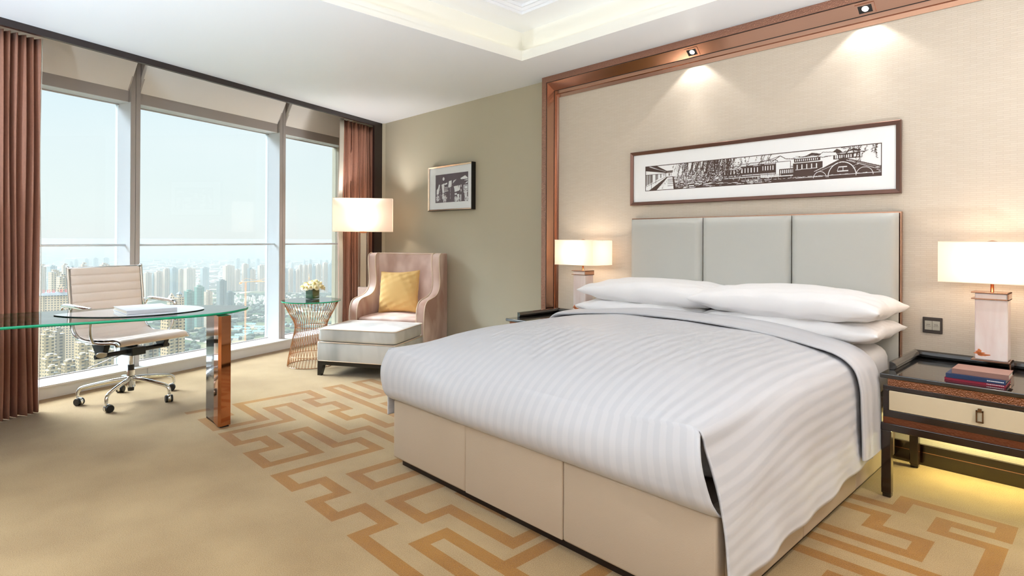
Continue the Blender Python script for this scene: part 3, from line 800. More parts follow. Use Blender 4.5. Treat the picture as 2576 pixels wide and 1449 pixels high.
# light switch
sw = thing('light_switch', 'dark framed double light switch on the wall above the right nightstand', 'light switch', (-.7405, WY, .785))
bm = B(); box(bm, -.0455, .0455, -.009, 0, -.044, .044); obj('plate', bm, M['switchdark'], sw, bevel=.003)
for a, b in ((-.035, -.0006), (.0006, .035)):
    bm = B(); box(bm, a, b, -.012, -.008, -.026, .024); k = obj('button', bm, M['switchbtn'], sw, bevel=.001)
    bm = B(); m_ = (a+b)/2
    for j in range(3): box(bm, m_-.008+j*.006, m_-.0045+j*.006, -.0123, -.012, .002, .0055)
    for j in range(5): box(bm, m_-.011+j*.0045, m_-.008+j*.0045, -.0123, -.012, -.006, -.004)
    obj('engraving', bm, M['switchdark'], k)
# ------------------------------------------------------------------ pictures
def raster_faces(bm, grid, x0, z0, cw, ch, y, mi=1):
    """dark runs of a drawing grid as flat rectangles"""
    H_, W_ = grid.shape
    used = np.zeros_like(grid)
    for r in range(H_):
        c = 0
        while c < W_:
            if grid[r, c] and not used[r, c]:
                e = c
                while e < W_ and grid[r, e] and not used[r, e]: e += 1
                r2 = r+1
                while r2 < H_ and grid[r2, c:e].all() and not used[r2, c:e].any(): r2 += 1
                used[r:r2, c:e] = True
                xa, xb = x0+c*cw, x0+e*cw; za, zb = z0+(H_-r2)*ch, z0+(H_-r)*ch
                quad(bm, (xa, y, za), (xb, y, za), (xb, y, zb), (xa, y, zb), mi=mi)
                c = e
            else: c += 1
class Draw:
    def __init__(s, w, h, fill=False):
        s.g = np.full((h, w), fill, bool); s.w, s.h = w, h
        s.X, s.Y = np.meshgrid(np.arange(w)+.5, np.arange(h)+.5)
    def line(s, x0, y0, x1, y1, t=1.0, v=True):
        xa, xb = int(max(0, min(x0, x1)-t-1)), int(min(s.w, max(x0, x1)+t+2)); ya, yb = int(max(0, min(y0, y1)-t-1)), int(min(s.h, max(y0, y1)+t+2))
        if xa >= xb or ya >= yb: return
        X, Y = s.X[ya:yb, xa:xb], s.Y[ya:yb, xa:xb]; dx, dy = x1-x0, y1-y0; L2 = dx*dx+dy*dy+1e-9
        q = np.clip(((X-x0)*dx+(Y-y0)*dy)/L2, 0, 1); d = np.hypot(X-x0-q*dx, Y-y0-q*dy)
        s.g[ya:yb, xa:xb][d <= t/2] = v
    def poly(s, pts, v=True):
        n = len(pts); ins = np.zeros_like(s.g)
        for i in range(n):
            (x0, y0), (x1, y1) = pts[i], pts[(i+1) % n]
            if y0 == y1: continue
            c = ((s.Y >= min(y0, y1)) & (s.Y < max(y0, y1))) & (s.X < x0+(s.Y-y0)*(x1-x0)/(y1-y0)); ins ^= c
        s.g[ins] = v
    def rect(s, a, b, c, d, v=True): s.g[max(0, int(b)):int(d), max(0, int(a)):int(c)] = v
    def arc(s, cx, cy, r, t, v=True, squash=1):
        d = np.hypot(s.X-cx, (s.Y-cy)/squash); m = (abs(d-r) <= t/2) & (s.Y <= cy); s.g[m] = v
    def disc(s, cx, cy, r, v=True, half=False, squash=1):
        m = np.hypot(s.X-cx, (s.Y-cy)/squash) <= r
        if half: m &= s.Y <= cy
        s.g[m] = v
    def pl(s, pts, t, v=True):
        for a, b in zip(pts, pts[1:]): s.line(*a, *b, t, v)

def river_town():
    W_, H_ = 1000, 120
    d = Draw(W_, H_); R = random.Random(7)
    # perspective corridor on the left
    d.poly([(0, 4), (14, 2), (118, 34), (118, 40), (0, 22)]); d.poly([(22, 0), (60, 0), (122, 32), (118, 36)])
    for k in range(16): d.line(26+k*5.6, 3+k*1.9, 31+k*5.6, 9+k*1.7, 1.1, False)
    d.line(0, 42, 112, 42, 2)
    for k, x in enumerate((4, 12, 18, 25, 31, 36)): d.rect(x, 42, x+4, 96-x*.42)
    for x in (60, 63, 66, 69, 84, 87, 101, 108): d.line(x, 42, x, 90-x*.35, 1.2)
    d.line(34, 42, 34, 112, 2.4); d.line(0, 100, 112, 58, 1.6); d.line(58, 42, 58, 84, 1.6)
    d.poly([(20, 118), (118, 58), (150, 58), (150, 61), (122, 61), (62, 118)]); d.rect(112, 38, 114, 60); d.rect(114, 36, 148, 40)
    d.rect(128, 42, 133, 54); d.rect(140, 42, 142, 54); d.rect(112, 30, 150, 35)
    for k in range(60): x = R.uniform(75, 128); y = R.uniform(66, 117); d.line(x, y, x+R.uniform(-4, 4), y+R.uniform(1, 4), 1) if x < 118-(y-66)*.7+12 and x > 122-(y-62)*1.15 else None
    for y in (70, 76, 83, 91, 101): d.line(122, y, 150, y, 1.1)
    d.poly([(148, 60), (154, 60), (166, 118), (154, 118)])
    # water
    for y in range(64, 118, 4):
        x = 156
        while x < 360:
            l = R.uniform(6, 22); t = 1.4+2.6*(y-60)/60
            if R.random() < .82: d.line(x, y+R.uniform(-1, 1), x+l, y+R.uniform(-1, 1), t)
            x += l+R.uniform(1, 6)
    d.rect(330, 96, 1000, 120)
    d.poly([(250, 120), (330, 92), (420, 84), (420, 120)])
    for k in range(60): x = R.uniform(300, 620); y = R.uniform(88, 116); d.line(x, y, x+R.uniform(8, 34), y+R.uniform(-1, 1), 1.5, False)
    d.line(150, 60, 420, 52, 1.8); d.line(150, 66, 300, 62, 1.2)
    # houses along the quay
    d.rect(395, 50, 470, 100); d.rect(470, 44, 560, 100); d.rect(560, 42, 622, 84)
    for x0, x1, y, hgt in ((392, 478, 50, 14), (470, 520, 40, 12), (508, 566, 38, 12), (556, 630, 36, 14), (636, 700, 66, 12)):
        d.poly([(x0-6, y+2), (x0+8, y-hgt+4), (x1-8, y-hgt+4), (x1+6, y+2)], False); d.pl([(x0-6, y+2), (x0+8, y-hgt+4), (x1-8, y-hgt+4), (x1+6, y+2)], 2.2); d.line(x0-8, y+3, x1+8, y+3, 2.4)
        x = x0
        while x < x1: d.line(x, y+1, x+3, y-hgt+5, .9); x += 7
    for x0, x1, y0, y1, n in ((400, 468, 55, 72, 5), (476, 556, 50, 70, 6), (566, 618, 48, 66, 5)):
        for k in range(n):
            a = lerp(x0, x1, (k+.2)/n); d.rect(a, y0, a+(x1-x0)/n*.34, y1, False)
    for y in (78, 86): d.rect(400, y, 690, y+4, False)
    for k in range(46): x = 402+k*6.2; d.line(x, 76, x, 92, 1.3, True)
    d.rect(622, 34, 680, 84, False); d.pl([(622, 84), (622, 36), (680, 36), (680, 84)], 1.6); d.rect(636, 66, 700, 92); 
    for k in range(7): d.rect(640+k*8, 70, 644+k*8, 84, False)
    d.pl([(604, 34), (640, 12), (662, 26), (700, 30)], 2.4); d.pl([(560, 30), (604, 22), (640, 12)], 2)
    # upper street behind the bridge
    d.rect(690, 48, 800, 96)
    for k in range(13): d.rect(700+k*7, 34, 704+k*7, 40, False)
    d.rect(694, 30, 792, 45); 
    for k in range(12): d.rect(699+k*7.4, 33, 702.5+k*7.4, 41, False)
    d.line(690, 47, 800, 44, 1.6, False)
    for k in range(5): d.rect(704+k*18, 54, 708+k*18, 72, False)
    d.line(700, 74, 780, 72, 2, False)
    # covered bridge with pavilion roofs
    d.poly([(760, 96), (858, 46), (880, 44), (1000, 82), (1000, 120), (760, 120)])
    d.disc(868, 112, 50, False, True, 1.12); d.disc(868, 112, 47, True, True, 1.12)
    d.disc(790, 112, 24, False, True, 1.05); d.disc(790, 112, 22, True, True, 1.05); d.disc(944, 112, 29, False, True, 1.05); d.disc(944, 112, 27, True, True, 1.05)
    d.line(770, 86, 850, 50, 1.8, False); d.line(884, 52, 975, 88, 1.8, False)
    for k in range(26): x = 892+k*4; d.line(x, 46+k*1.35, x+2, 47+k*1.4, 1.6, False); d.line(x+1, 52+k*1.4, x+3, 53+k*1.4, 1.4, False)
    for k in range(50):
        x = R.uniform(905, 992); y = R.uniform(66+(x-905)*.25, 104); 
        if abs(x-944) > 33 or y < 78: d.line(x, y, x+R.uniform(3, 8), y, 1.5, False)
    d.rect(856, 74, 886, 78, False); d.rect(852, 90, 890, 94, False); d.line(872, 78, 872, 90, 1.6, False); d.line(856, 78, 852, 90, 1.6, False)
    d.rect(820, 104, 1000, 106, False); d.rect(700, 106, 800, 108, False)
    d.rect(838, 26, 930, 46); d.rect(908, 30, 926, 42, False); d.line(917, 30, 917, 42, 1.3); d.rect(850, 28, 853, 44, False)
    for (ax, ay), (mx_, my), (ex, ey) in (((800, 34), (850, 6), (872, 22)), ((872, 22), (905, 10), (945, 26)), ((720, 26), (760, 12), (800, 22))):
        d.poly([(ax, ay), (lerp(ax, mx_, .55), lerp(ay, my, .4)), (mx_, my), (lerp(mx_, ex, .5), lerp(my, ey, .35)), (ex, ey), (mx_, ay-4)])
        d.pl([(ax-8, ay-3), (ax, ay), (ex, ey), (ex+10, ey-5)], 2)
    d.line(838, 25, 936, 22, 1.6, False); d.line(866, 4, 900, 2, 2.5); d.line(872, 8, 900, 7, 1.8)
    d.pl([(700, 20), (730, 24), (800, 18)], 1.2); d.line(690, 26, 800, 24, 1.2)
    for k in range(30):
        y0 = 84+R.uniform(0, 12); x = R.uniform(402, 700); d.line(x, y0, x, y0+R.uniform(3, 9), 1.4, False)
    for k in range(26):
        x = 480+k*19; d.line(x, 104+R.uniform(-1, 2), x+R.uniform(8, 17), 104+R.uniform(-1, 2), 1.8, False)
    for k in range(13): x = 776+k*6.4; d.line(x, 84-k*2.9, x+3, 83-k*2.9, 1.8, False); d.line(x+2, 90-k*2.4, x+6, 89-k*2.4, 1.6, False)
    for k in range(8): d.rect(844+k*7.6, 31, 848+k*7.6, 43, False)
    d.poly([(778, 30), (800, 14), (846, 18), (852, 30)], False); d.pl([(770, 32), (782, 30), (800, 14), (846, 18)], 2)
    # willows
    def willow(x0, n, spread, length, dens):
        for k in range(n):
            x = x0+R.uniform(-spread, spread); y = 0; dx = R.uniform(-.5, .1)
            Ln = length*R.uniform(.5, 1.1)
            while y < Ln:
                d.line(x, y, x+dx*3, y+3, 1.1)
                if R.random() < dens: 
                    l = R.uniform(2, 4.5); sg = R.choice((-1, 1)); d.line(x, y, x+sg*l, y+l*.6, 1.9)
                x += dx*3; y += 3; dx += R.uniform(-.12, .12); dx = max(-.8, min(.5, dx))
    willow(250, 24, 55, 82, .9); willow(335, 30, 40, 88, .95); willow(395, 26, 40, 84, .95); willow(160, 5, 34, 40, .3); willow(455, 8, 44, 50, .6)
    willow(560, 7, 50, 40, .5); willow(930, 8, 36, 62, .65); willow(985, 5, 16, 50, .5)
    for k in range(12): x = R.uniform(200, 600); d.pl([(x, R.uniform(0, 20)), (x+R.uniform(-30, 30), R.uniform(20, 40)), (x+R.uniform(-50, 50), R.uniform(36, 60))], 1.3)
    for k in range(420): x = R.uniform(300, 480); y = R.uniform(20, 84); d.disc(x, y, R.uniform(1, 2.4), R.random() < .8)
    d.pl([(1, 1), (999, 1), (999, 119), (1, 119), (1, 1)], 3)
    return d.g
def lane_scene():
    W_, H_ = 190, 100
    d = Draw(W_, H_, True); R = random.Random(3)
    d.disc(48, 16, 6, False)
    def w(*p): d.poly([(x, y) for x, y in p], False)
    w((6, 70), (6, 54), (14, 48), (20, 34), (27, 36), (22, 58), (18, 70)); w((36, 36), (52, 32), (54, 66), (42, 66))
    w((52, 34), (70, 30), (70, 36), (56, 38)); w((80, 26), (96, 24), (96, 40), (84, 46), (78, 50), (76, 44)); w((102, 36), (124, 22), (106, 26)); w((84, 44), (100, 42), (84, 50))
    d.rect(56, 46, 74, 48, False); d.rect(56, 52, 74, 54, False); d.rect(56, 58, 76, 61, False)
    w((108, 46), (132, 44), (140, 62), (114, 66), (112, 56)); d.rect(136, 44, 144, 60, False); d.rect(148, 42, 152, 50, False); d.rect(148, 58, 152, 66, False)
    w((146, 20), (172, 12), (186, 20), (186, 24), (150, 24)); w((164, 28), (186, 26), (186, 30)); w((170, 40), (186, 32), (186, 38)); d.rect(164, 44, 186, 64, False); d.rect(168, 46, 184, 60, True); d.rect(170, 48, 184, 58, False); d.rect(164, 66, 186, 70, False)
    d.rect(114, 70, 126, 76, False); d.rect(128, 74, 140, 82, False); d.rect(146, 76, 151, 98, False)
    for cx, cy, r in ((13, 84, 9), (46, 78, 8), (56, 88, 11), (120, 90, 8), (134, 90, 8), (176, 74, 8), (178, 90, 9)):
        for k in range(int(r*11)):
            a, q = R.uniform(0, 6.28), r*R.random()**.5; x, y = cx+q*math.cos(a), cy+q*math.sin(a)*1.2; d.line(x, y, x+R.uniform(-3, 3), y+R.uniform(-3, 3), 1.2, False)
    for x in (28, 62, 88): 
        for k in range(7): y = 50+k*6+R.uniform(-1, 1); d.line(x+R.uniform(-1, 1), y, x+R.uniform(-1, 1), y+3, 1.2, False)
    return d.g
def picture(name, label, loc, w, h, dep, fw_, art, ax0, ax1, az0, az1, fmat, ink, bev=True, sidemat=None):
    t = thing(name, label, 'picture', loc)
    bm = B(); hw_, hh = w/2, h/2
    # mitred frame: outer rect at wall, sloping face
    O = [(-hw_, -hh), (hw_, -hh), (hw_, hh), (-hw_, hh)]; I = [(-hw_+fw_, -hh+fw_), (hw_-fw_, -hh+fw_), (hw_-fw_, hh-fw_), (-hw_+fw_, hh-fw_)]
    k = .004
    O2 = [(x*(1-k/hw_), z*(1-k/hh)) for x, z in O]
    for i in range(4):
        j = (i+1) % 4
        quad(bm, (O[i][0], 0, O[i][1]), (O[j][0], 0, O[j][1]), (O[j][0], -dep+.004, O[j][1]), (O[i][0], -dep+.004, O[i][1]), mi=1 if sidemat else 0)
        quad(bm, (O[i][0], -dep+.004, O[i][1]), (O[j][0], -dep+.004, O[j][1]), (O2[j][0], -dep, O2[j][1]), (O2[i][0], -dep, O2[i][1]), mi=1 if sidemat else 0)
        quad(bm, (O2[i][0], -dep, O2[i][1]), (O2[j][0], -dep, O2[j][1]), (I[j][0], -dep+.010, I[j][1]), (I[i][0], -dep+.010, I[i][1]))
        quad(bm, (I[i][0], -dep+.010, I[i][1]), (I[j][0], -dep+.010, I[j][1]), (I[j][0], -dep+.022, I[j][1]), (I[i][0], -dep+.022, I[i][1]))
    obj('frame', bm, [fmat, sidemat or fmat], t)
    ym = -dep+.018
    bm = B()
    a, b, c, d_ = ax0, ax1, az0, az1
    for r in ((-hw_+fw_, a, -hh+fw_, hh-fw_), (b, hw_-fw_, -hh+fw_, hh-fw_), (a, b, -hh+fw_, c), (a, b, d_, hh-fw_)):
        quad(bm, (r[0], ym, r[2]), (r[1], ym, r[2]), (r[1], ym, r[3]), (r[0], ym, r[3]))
    for (p, q), (p2, q2) in zip(((a, c), (b, c), (b, d_), (a, d_)), ((b, c), (b, d_), (a, d_), (a, c))): quad(bm, (p, ym, q), (p2, ym, q2), (p2, ym+.003, q2), (p, ym+.003, q))
    obj('mount', bm, M['mat'], t)
    bm = B(); quad(bm, (a, ym+.003, c), (b, ym+.003, c), (b, ym+.003, d_), (a, ym+.003, d_))
    H_, W_ = art.shape
    raster_faces(bm, art, a, c, (b-a)/W_, (d_-c)/H_, ym+.0024)
    obj('papercut', bm, [M['mat'], ink], t)
    bm = B(); quad(bm, (-hw_+fw_, -dep+.012, -hh+fw_), (hw_-fw_, -dep+.012, -hh+fw_), (hw_-fw_, -dep+.012, hh-fw_), (-hw_+fw_, -dep+.012, hh-fw_))
    obj('glazing', bm, thin_glass('picture_glass_'+name, (1, 1, 1, 1), 1.12), t)
    return t
picture('framed_picture', 'long bronze framed papercut of a bridge, willows and houses above the headboard', (-1.8125, WY, 1.737), 1.85, .422, .03, .026, river_town(), -.793, .8265, -.103, .091, pbr('bronze_picture_frame', (122, 92, 82), .3, .8), M['ink'])
picture('framed_picture', 'small black framed papercut picture on the olive wall above the armchair', (-5.07, WY, 1.8125), .775, .496, .057, .018, lane_scene(), -.262, .312, -.157, .153, M['silverframe'], M['ink2'], sidemat=M['blackframe'])

# ------------------------------------------------------------------ curtains
def curtain(label, s0, s1, nfold, amp, seed, lead, lead_w):
    t = thing('curtain', label, 'curtain', W((s0+s1)/2, -.33, 0), 0, 'brown floor length curtains')
    base = W((s0+s1)/2, -.33, 0); R = random.Random(seed); ph = [R.uniform(0, 6) for _ in range(5)]; wd = [R.uniform(.7, 1.3) for _ in range(nfold*2+2)]
    cum = [0]
    for x in wd: cum.append(cum[-1]+x)
    cum = [c/cum[-1] for c in cum]
    def off(u, v):
        # piecewise cosine pleats of varying width
        k = np.searchsorted(cum, u, side='right')-1; k = min(max(k, 0), len(wd)-1); q = (u-cum[k])/(cum[k+1]-cum[k])
        sgn = 1 if k % 2 else -1; a = amp*(.75+.4*math.sin(k*1.7+ph[0]))*(1-.25*v)
        c = math.cos(PI*q); return sgn*a*math.copysign(abs(c)**.7, c)+.006*math.sin(9*v+k+ph[1])
    def fn(a, b):
        def f(u, v):
            uu = lerp(a, b, u); s = lerp(s0, s1, uu)+.010*math.sin(5*v+uu*20+ph[2])*(1-v)
            return W(s, -.33+off(uu, v), lerp(.004, HC-.04, v))-base
        return f
    bm = B(); gridsurf(bm, fn(0, 1), 560, 24); obj('drape', bm, M['curtain'], t, smooth=True, solid=.004)
    bm = B()
    def f2(u, v):
        s = (s0-.002-lead_w*(1-u)) if lead < 0 else (s1+.002+lead_w*u)
        return W(s+.004*math.sin(7*v), -.33+off(0 if lead < 0 else 1, v)+.02*u*(1 if lead > 0 else -1)+.01*math.sin(3*v+2), lerp(.006, HC-.04, v))-base
    gridsurf(bm, f2, 4, 24); obj('lining_edge', bm, M['lining'], t, smooth=True, solid=.003)
    return t
curtain('brown curtain on the left, gathered in front of the first window pane', 1.0, 2.25, 25, .05, 4, 1, .008)
curtain('brown curtain on the right, gathered behind the floor lamp', 5.30, 5.86, 8, .05, 9, -1, .05)
# ------------------------------------------------------------------ desk
dk = thing('desk', 'glass topped writing desk with copper and dark lacquer leg by the window', 'desk', (-4.6, .2, 0))
def dl(p): return Vector((p[0]+4.6, p[1]-.2, p[2]))
ol = catmull([(-4.40, 1.555, 0), (-4.29, 1.47, 0), (-4.19, 1.33, 0), (-4.155, 1.16, 0), (-4.165, .93, 0), (-4.20, .73, 0), (-4.235, .54, 0), (-4.275, .33, 0), (-4.285, .12, 0), (-4.27, -.2, 0), (-4.28, -.6, 0), (-4.40, -.95, 0), (-4.62, -1.1, 0), (-4.85, -.95, 0), (-5.0, -.6, 0), (-5.04, -.1, 0), (-5.03, .25, 0), (-5.0, .55, 0), (-4.95, .85, 0), (-4.90, 1.06, 0), (-4.79, 1.28, 0), (-4.62, 1.46, 0), (-4.48, 1.555, 0)], 5, True)
bm = B()
za, zb = .739, .755
a = [bm.verts.new(dl((p.x, p.y, za))) for p in ol]; b = [bm.verts.new(dl((p.x, p.y, zb))) for p in ol]
f = bm.faces.new(b); f.material_index = 0; f = bm.faces.new(a[::-1]); f.material_index = 2
for i in range(len(ol)):
    j = (i+1) % len(ol); f = bm.faces.new([a[i], a[j], b[j], b[i]]); f.material_index = 1; f.smooth = True
obj('glass_top', bm, [M['tableglass'], M['edge'], thin_glass('glass_underside', (.96, .99, .975, 1), 1.15)], dk)
for y0, lbl in ((1.283, 0), (-.75, 1)):
    X0, X1, Y0, Y1 = -4.43, -4.10, y0, y0+.062
    bm = B(); hexa(bm, [dl((X0, Y0, .012)), dl((-4.245, Y0-.004, .012)), dl((-4.245, Y1, .012)), dl((X0, Y1, .012)), dl((X0, Y0, .738)), dl((-4.245, Y0-.004, .738)), dl((-4.245, Y1, .738)), dl((X0, Y1, .738))])
    leg = obj('leg', bm, M['bluelacq'], dk, bevel=.002)
    bm = B(); prism(bm, [(-4.243+4.6, Y0-.006-.2), (-4.118+4.6, Y0-.018-.2), (-4.10+4.6, Y0-.004-.2), (-4.118+4.6, Y1-.2), (-4.243+4.6, Y1-.2)], .012, .738)
    obj('copper_cladding', bm, M['copper'], leg, bevel=.0015)
    bm = B(); box(bm, X0+.01+4.6, -4.125+4.6, Y0-.2, Y1-.01-.2, 0, .012); obj('foot_plate', bm, M['plinth'], leg)
# dark desk pad, bright window reflection painted as its white top colour
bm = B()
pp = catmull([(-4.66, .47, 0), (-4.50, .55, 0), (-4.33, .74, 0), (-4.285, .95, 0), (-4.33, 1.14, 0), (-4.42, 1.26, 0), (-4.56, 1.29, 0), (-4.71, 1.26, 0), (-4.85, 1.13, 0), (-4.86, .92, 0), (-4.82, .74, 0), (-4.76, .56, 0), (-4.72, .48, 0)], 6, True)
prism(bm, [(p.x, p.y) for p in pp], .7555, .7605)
bmesh.ops.recalc_face_normals(bm, faces=bm.faces[:]); bm.normal_update()
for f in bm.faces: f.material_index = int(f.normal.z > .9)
tag(obj('desk_pad', bm, [M['pad'], pbr('painted_pad_reflection', (222, 228, 232), .12, coat=.8)]), 'oval dark desk pad lying on the glass desk, its top painted white as a reflection', 'desk pad')
bk = thing('book', 'thick grey silver notebook closed on the desk pad', 'book', (-4.745, .79, .761), math.radians(2))
bm = B(); box(bm, 0, .36, 0, .29, 0, .003); box(bm, 0, .36, 0, .29, .022, .025); box(bm, .357, .36, 0, .29, .003, .022); obj('cover', bm, M['silverbook'], bk, bevel=.001)
bm = B(); box(bm, .004, .357, .004, .286, .003, .022); obj('page_block', bm, M['paper'], bk)

# ------------------------------------------------------------------ office chair  (local +x forward, +y to the chair's left in view right)
oc = thing('office_chair', 'low cream ribbed leather office chair with chrome frame on castors', 'office chair', (-5.30, 1.0, 0), math.radians(24.5))
prof = catmull([(-.285, 0, 1.03), (-.279, 0, .96), (-.267, 0, .84), (-.252, 0, .70), (-.237, 0, .60), (-.20, 0, .535), (-.13, 0, .503), (-.02, 0, .497), (.10, 0, .503), (.19, 0, .512), (.25, 0, .508), (.272, 0, .49), (.274, 0, .472)], 14)
cl = [0]
for p, q in zip(prof, prof[1:]): cl.append(cl[-1]+(q-p).length)
def onp(s):
    i = int(np.searchsorted(cl, s, side='right'))-1; i = min(max(i, 0), len(prof)-2); q = (s-cl[i])/(cl[i+1]-cl[i]); p = prof[i].lerp(prof[i+1], q)
    t = (prof[i+1]-prof[i]).normalized(); return p, Vector((-t.z, 0, t.x))
Ltot = cl[-1]
NR = 15
def shell(u, v):
    # v around: front surface then back surface
    if v <= .5: s = v*2*Ltot; sg = 1
    else: s = (1-(v-.5)*2)*Ltot; sg = -1
    p, n = onp(min(max(s, 0.0001), Ltot-.0001))
    if n.z < 0 and n.x < 0: n = -n
    if n.x < -.2: n = -n
    rib = abs(math.sin(PI*s/Ltot*NR))**.35
    th = .006+.008*rib
    e = min(u, 1-u)/.02
    th *= min(1, .4+.6*e)
    end = min(s, Ltot-s)/.015; th *= min(1, max(.15, end))
    return p+n*th*sg+Vector((0, lerp(-.272, .265, u), 0))
bm = B(); gridsurf(bm, shell, 24, 360)
obj('seat_shell', bm, M['cream'], oc, smooth=True)
fr = catmull([(-.288, 0, 1.035), (-.278, 0, .93), (-.258, 0, .74), (-.242, 0, .60), (-.205, 0, .53), (-.13, 0, .495), (0, 0, .485), (.12, 0, .488), (.2, 0, .495), (.25, 0, .49), (.265, 0, .47)], 6)
for y in (-.287, .28):
    bm = B(); tube(bm, [(p.x, y, p.z) for p in fr], .011, 10); sf = obj('side_frame', bm, M['chrome'], oc)
    bm = B()
    s = 1 if y > 0 else -1; yo = y+s*.035
    ap = catmull([(.02, y+s*.006, .485), (.035, yo, .54), (.05, yo+s*.01, .64), (.06, yo+s*.01, .71), (.035, yo+s*.01, .735), (-.08, yo+s*.01, .745), (-.20, yo+s*.01, .752), (-.262, yo+s*.01, .745), (-.285, yo, .70), (-.270, y+s*.02, .64), (-.255, y+s*.004, .60)], 7)
    tube(bm, ap, [.0095+.006*max(0, math.sin(PI*i/len(ap)))**2 for i in range(len(ap))], 10); obj('armrest', bm, M['chrome'], sf)
for xx_, zz_ in ((-.284, 1.02), (.262, .478)):
    bm = B(); tube(bm, [(xx_, -.292, zz_), (xx_, .286, zz_)], .0085, 10); obj('cross_stretcher', bm, M['chrome'], oc)
# under-seat mechanism
bm = B()
tube(bm, [(.03, -.29, .385), (.03, .29, .385)], .018, 12)
for y in (-.24, .24):
    hexa(bm, [(-.01, y-.018, .38), (.06, y-.018, .38), (.06, y+.018, .38), (-.01, y+.018, .38), (-.07, y-.022, .492), (.10, y-.022, .492), (.10, y+.022, .492), (-.07, y+.022, .492)])
box(bm, -.05, .09, -.055, .055, .355, .415); box(bm, -.04, .02, -.04, .04, .415, .43)
obj('tilt_mechanism', bm, M['blackmetal'], oc, bevel=.004)
bm = B(); tube(bm, [(.062, -.262, .405), (.077, -.275, .40)], [.034, .034], 20, flat=.62); obj('tension_knob', bm, M['chrome'], oc, bevel=.002)
bm = B(); tube(bm, [(.02, -.03, .385), (.0, -.16, .345), (-.01, -.27, .315)], .0045, 8); tube(bm, [(-.01, -.265, .317), (-.012, -.315, .305)], [.012, .006], 10, flat=.5); obj('height_lever', bm, M['chrome'], oc)
bm = B(); lathe(bm, [(.0145, .26), (.0145, .38)], 20); lathe(bm, [(.028, .14), (.028, .235)], 20); obj('gas_column', bm, M['chrome'], oc, smooth=False)
for z0_, z1_ in ((.232, .275), (.075, .10)):
    bm = B(); lathe(bm, [(.021, z0_), (.022, z1_)], 20); obj('black_sleeve', bm, M['rubber'], oc)
bm = B(); lathe(bm, [(.022, .10), (.03, .105), (.03, .16), (.033, .165), (.033, .185), (.027, .19)], 20); obj('hub', bm, M['chrome'], oc)
for ang in (-108, -36.5, 36, 108, 180):
    a = math.radians(ang-24.5); c, s = math.cos(a), math.sin(a)
    pts = catmull([(.02*c, .02*s, .168), (.12*c, .12*s, .160), (.26*c, .26*s, .138), (.315*c, .315*s, .124), (.335*c, .335*s, .10), (.338*c, .338*s, .066)], 5)
    bm = B(); tube(bm, pts, [.017-.006*i/len(pts) for i in range(len(pts))], 10); lg = obj('base_leg', bm, M['chrome'], oc)
    cc = Vector((.338*c, .338*s, 0)); ca = a+.9; dx, dy = math.cos(ca), math.sin(ca)
    bm = B()
    for o in (-.017, .017): 
        tube(bm, [cc+Vector((dx*(o-.008)-dy*.016, dy*(o-.008)+dx*.016, .0275)), cc+Vector((dx*(o+.008)-dy*.016, dy*(o+.008)+dx*.016, .0275))], .0275, 20)
    obj('castor_wheel', bm, M['rubber'], lg, bevel=.003)
    bm = B(); tube(bm, [cc+Vector((dx*-.009-dy*.016, dy*-.009+dx*.016, .03)), cc+Vector((dx*.009-dy*.016, dy*.009+dx*.016, .03))], .0295, 20); tube(bm, [cc+Vector((0, 0, .05)), cc+Vector((0, 0, .07))], .008, 8)
    obj('castor_housing', bm, M['chrome'], lg)

# ------------------------------------------------------------------ armchair (local x right, y back)
RZ = math.radians(31)
ac = thing('armchair', 'pink taupe velvet wing armchair in the corner with pale piping', 'armchair', (-5.15, 3.165, 0), RZ)
HWD = .415; D_ = .62
# side panels with swept arm and wing
side = catmull([(0, .14, 0), (-.004, .30, 0), (-.004, .44, 0), (.004, .53, 0), (.035, .595, 0), (.09, .628, 0), (.18, .642, 0), (.27, .655, 0), (.345, .685, 0), (.39, .735, 0), (.405, .80, 0), (.398, .88, 0), (.385, .96, 0), (.382, 1.03, 0), (.392, 1.075, 0), (.425, 1.095, 0), (.47, 1.10, 0)], 4)
outer = [(p.x, p.y) for p in side]+[(D_-.01, 1.10), (D_, 1.08), (D_, .14)]
for s in (-1, 1):
    bm = B()
    x0, x1 = (HWD-.085, HWD) if s > 0 else (-HWD, -HWD+.085)
    prism(bm, outer, x0, x1, T=lambda p: (p[2], p[0], p[1]))
    sp = obj('arm', bm, M['velvet'], ac, bevel=.012, seg=3, smooth=True, angle=60)
    for xx in (x0-.0, x1+.0):
        bm = B(); tube(bm, [(xx, p.x-.002, p.y+.002) for p in side], .0042, 6); obj('piping', bm, M['piping'], sp)
# curved back between the wings
def backf(u, v):
    x = lerp(-HWD+.07, HWD-.07, u); z = lerp(.42, 1.098, v)
    y = lerp(.50, .545, v)-.085*abs(2*u-1)**2.5*(.4+.6*v)
    return (x, y, z-(.012*(1-abs(2*u-1)**2) if v > .97 else 0))
bm = B(); gridsurf(bm, backf, 30, 24); obj('backrest', bm, M['velvet'], ac, smooth=True)
bm = B()
def toproll(u, v):
    a = 2*PI*v; p = Vector(backf(u, 1.0)); yb = D_-.005
    yc = (p.y+yb)/2; hy = (yb-p.y)/2
    return (p.x, yc+hy*math.copysign(abs(math.cos(a))**.5, math.cos(a)), 1.085+.016*math.sin(a))
gridsurf(bm, toproll, 30, 20); obj('top_rail', bm, M['velvet'], ac, smooth=True)
bm = B(); tube(bm, [Vector(backf(i/30, 1.0))+Vector((0, -.002, .002)) for i in range(31)], .004, 6); obj('piping', bm, M['piping'], ac)
bm = B(); box(bm, -HWD+.07, HWD-.07, D_-.02, D_, .14, 1.09); obj('outside_back', bm, M['velvet'], ac)
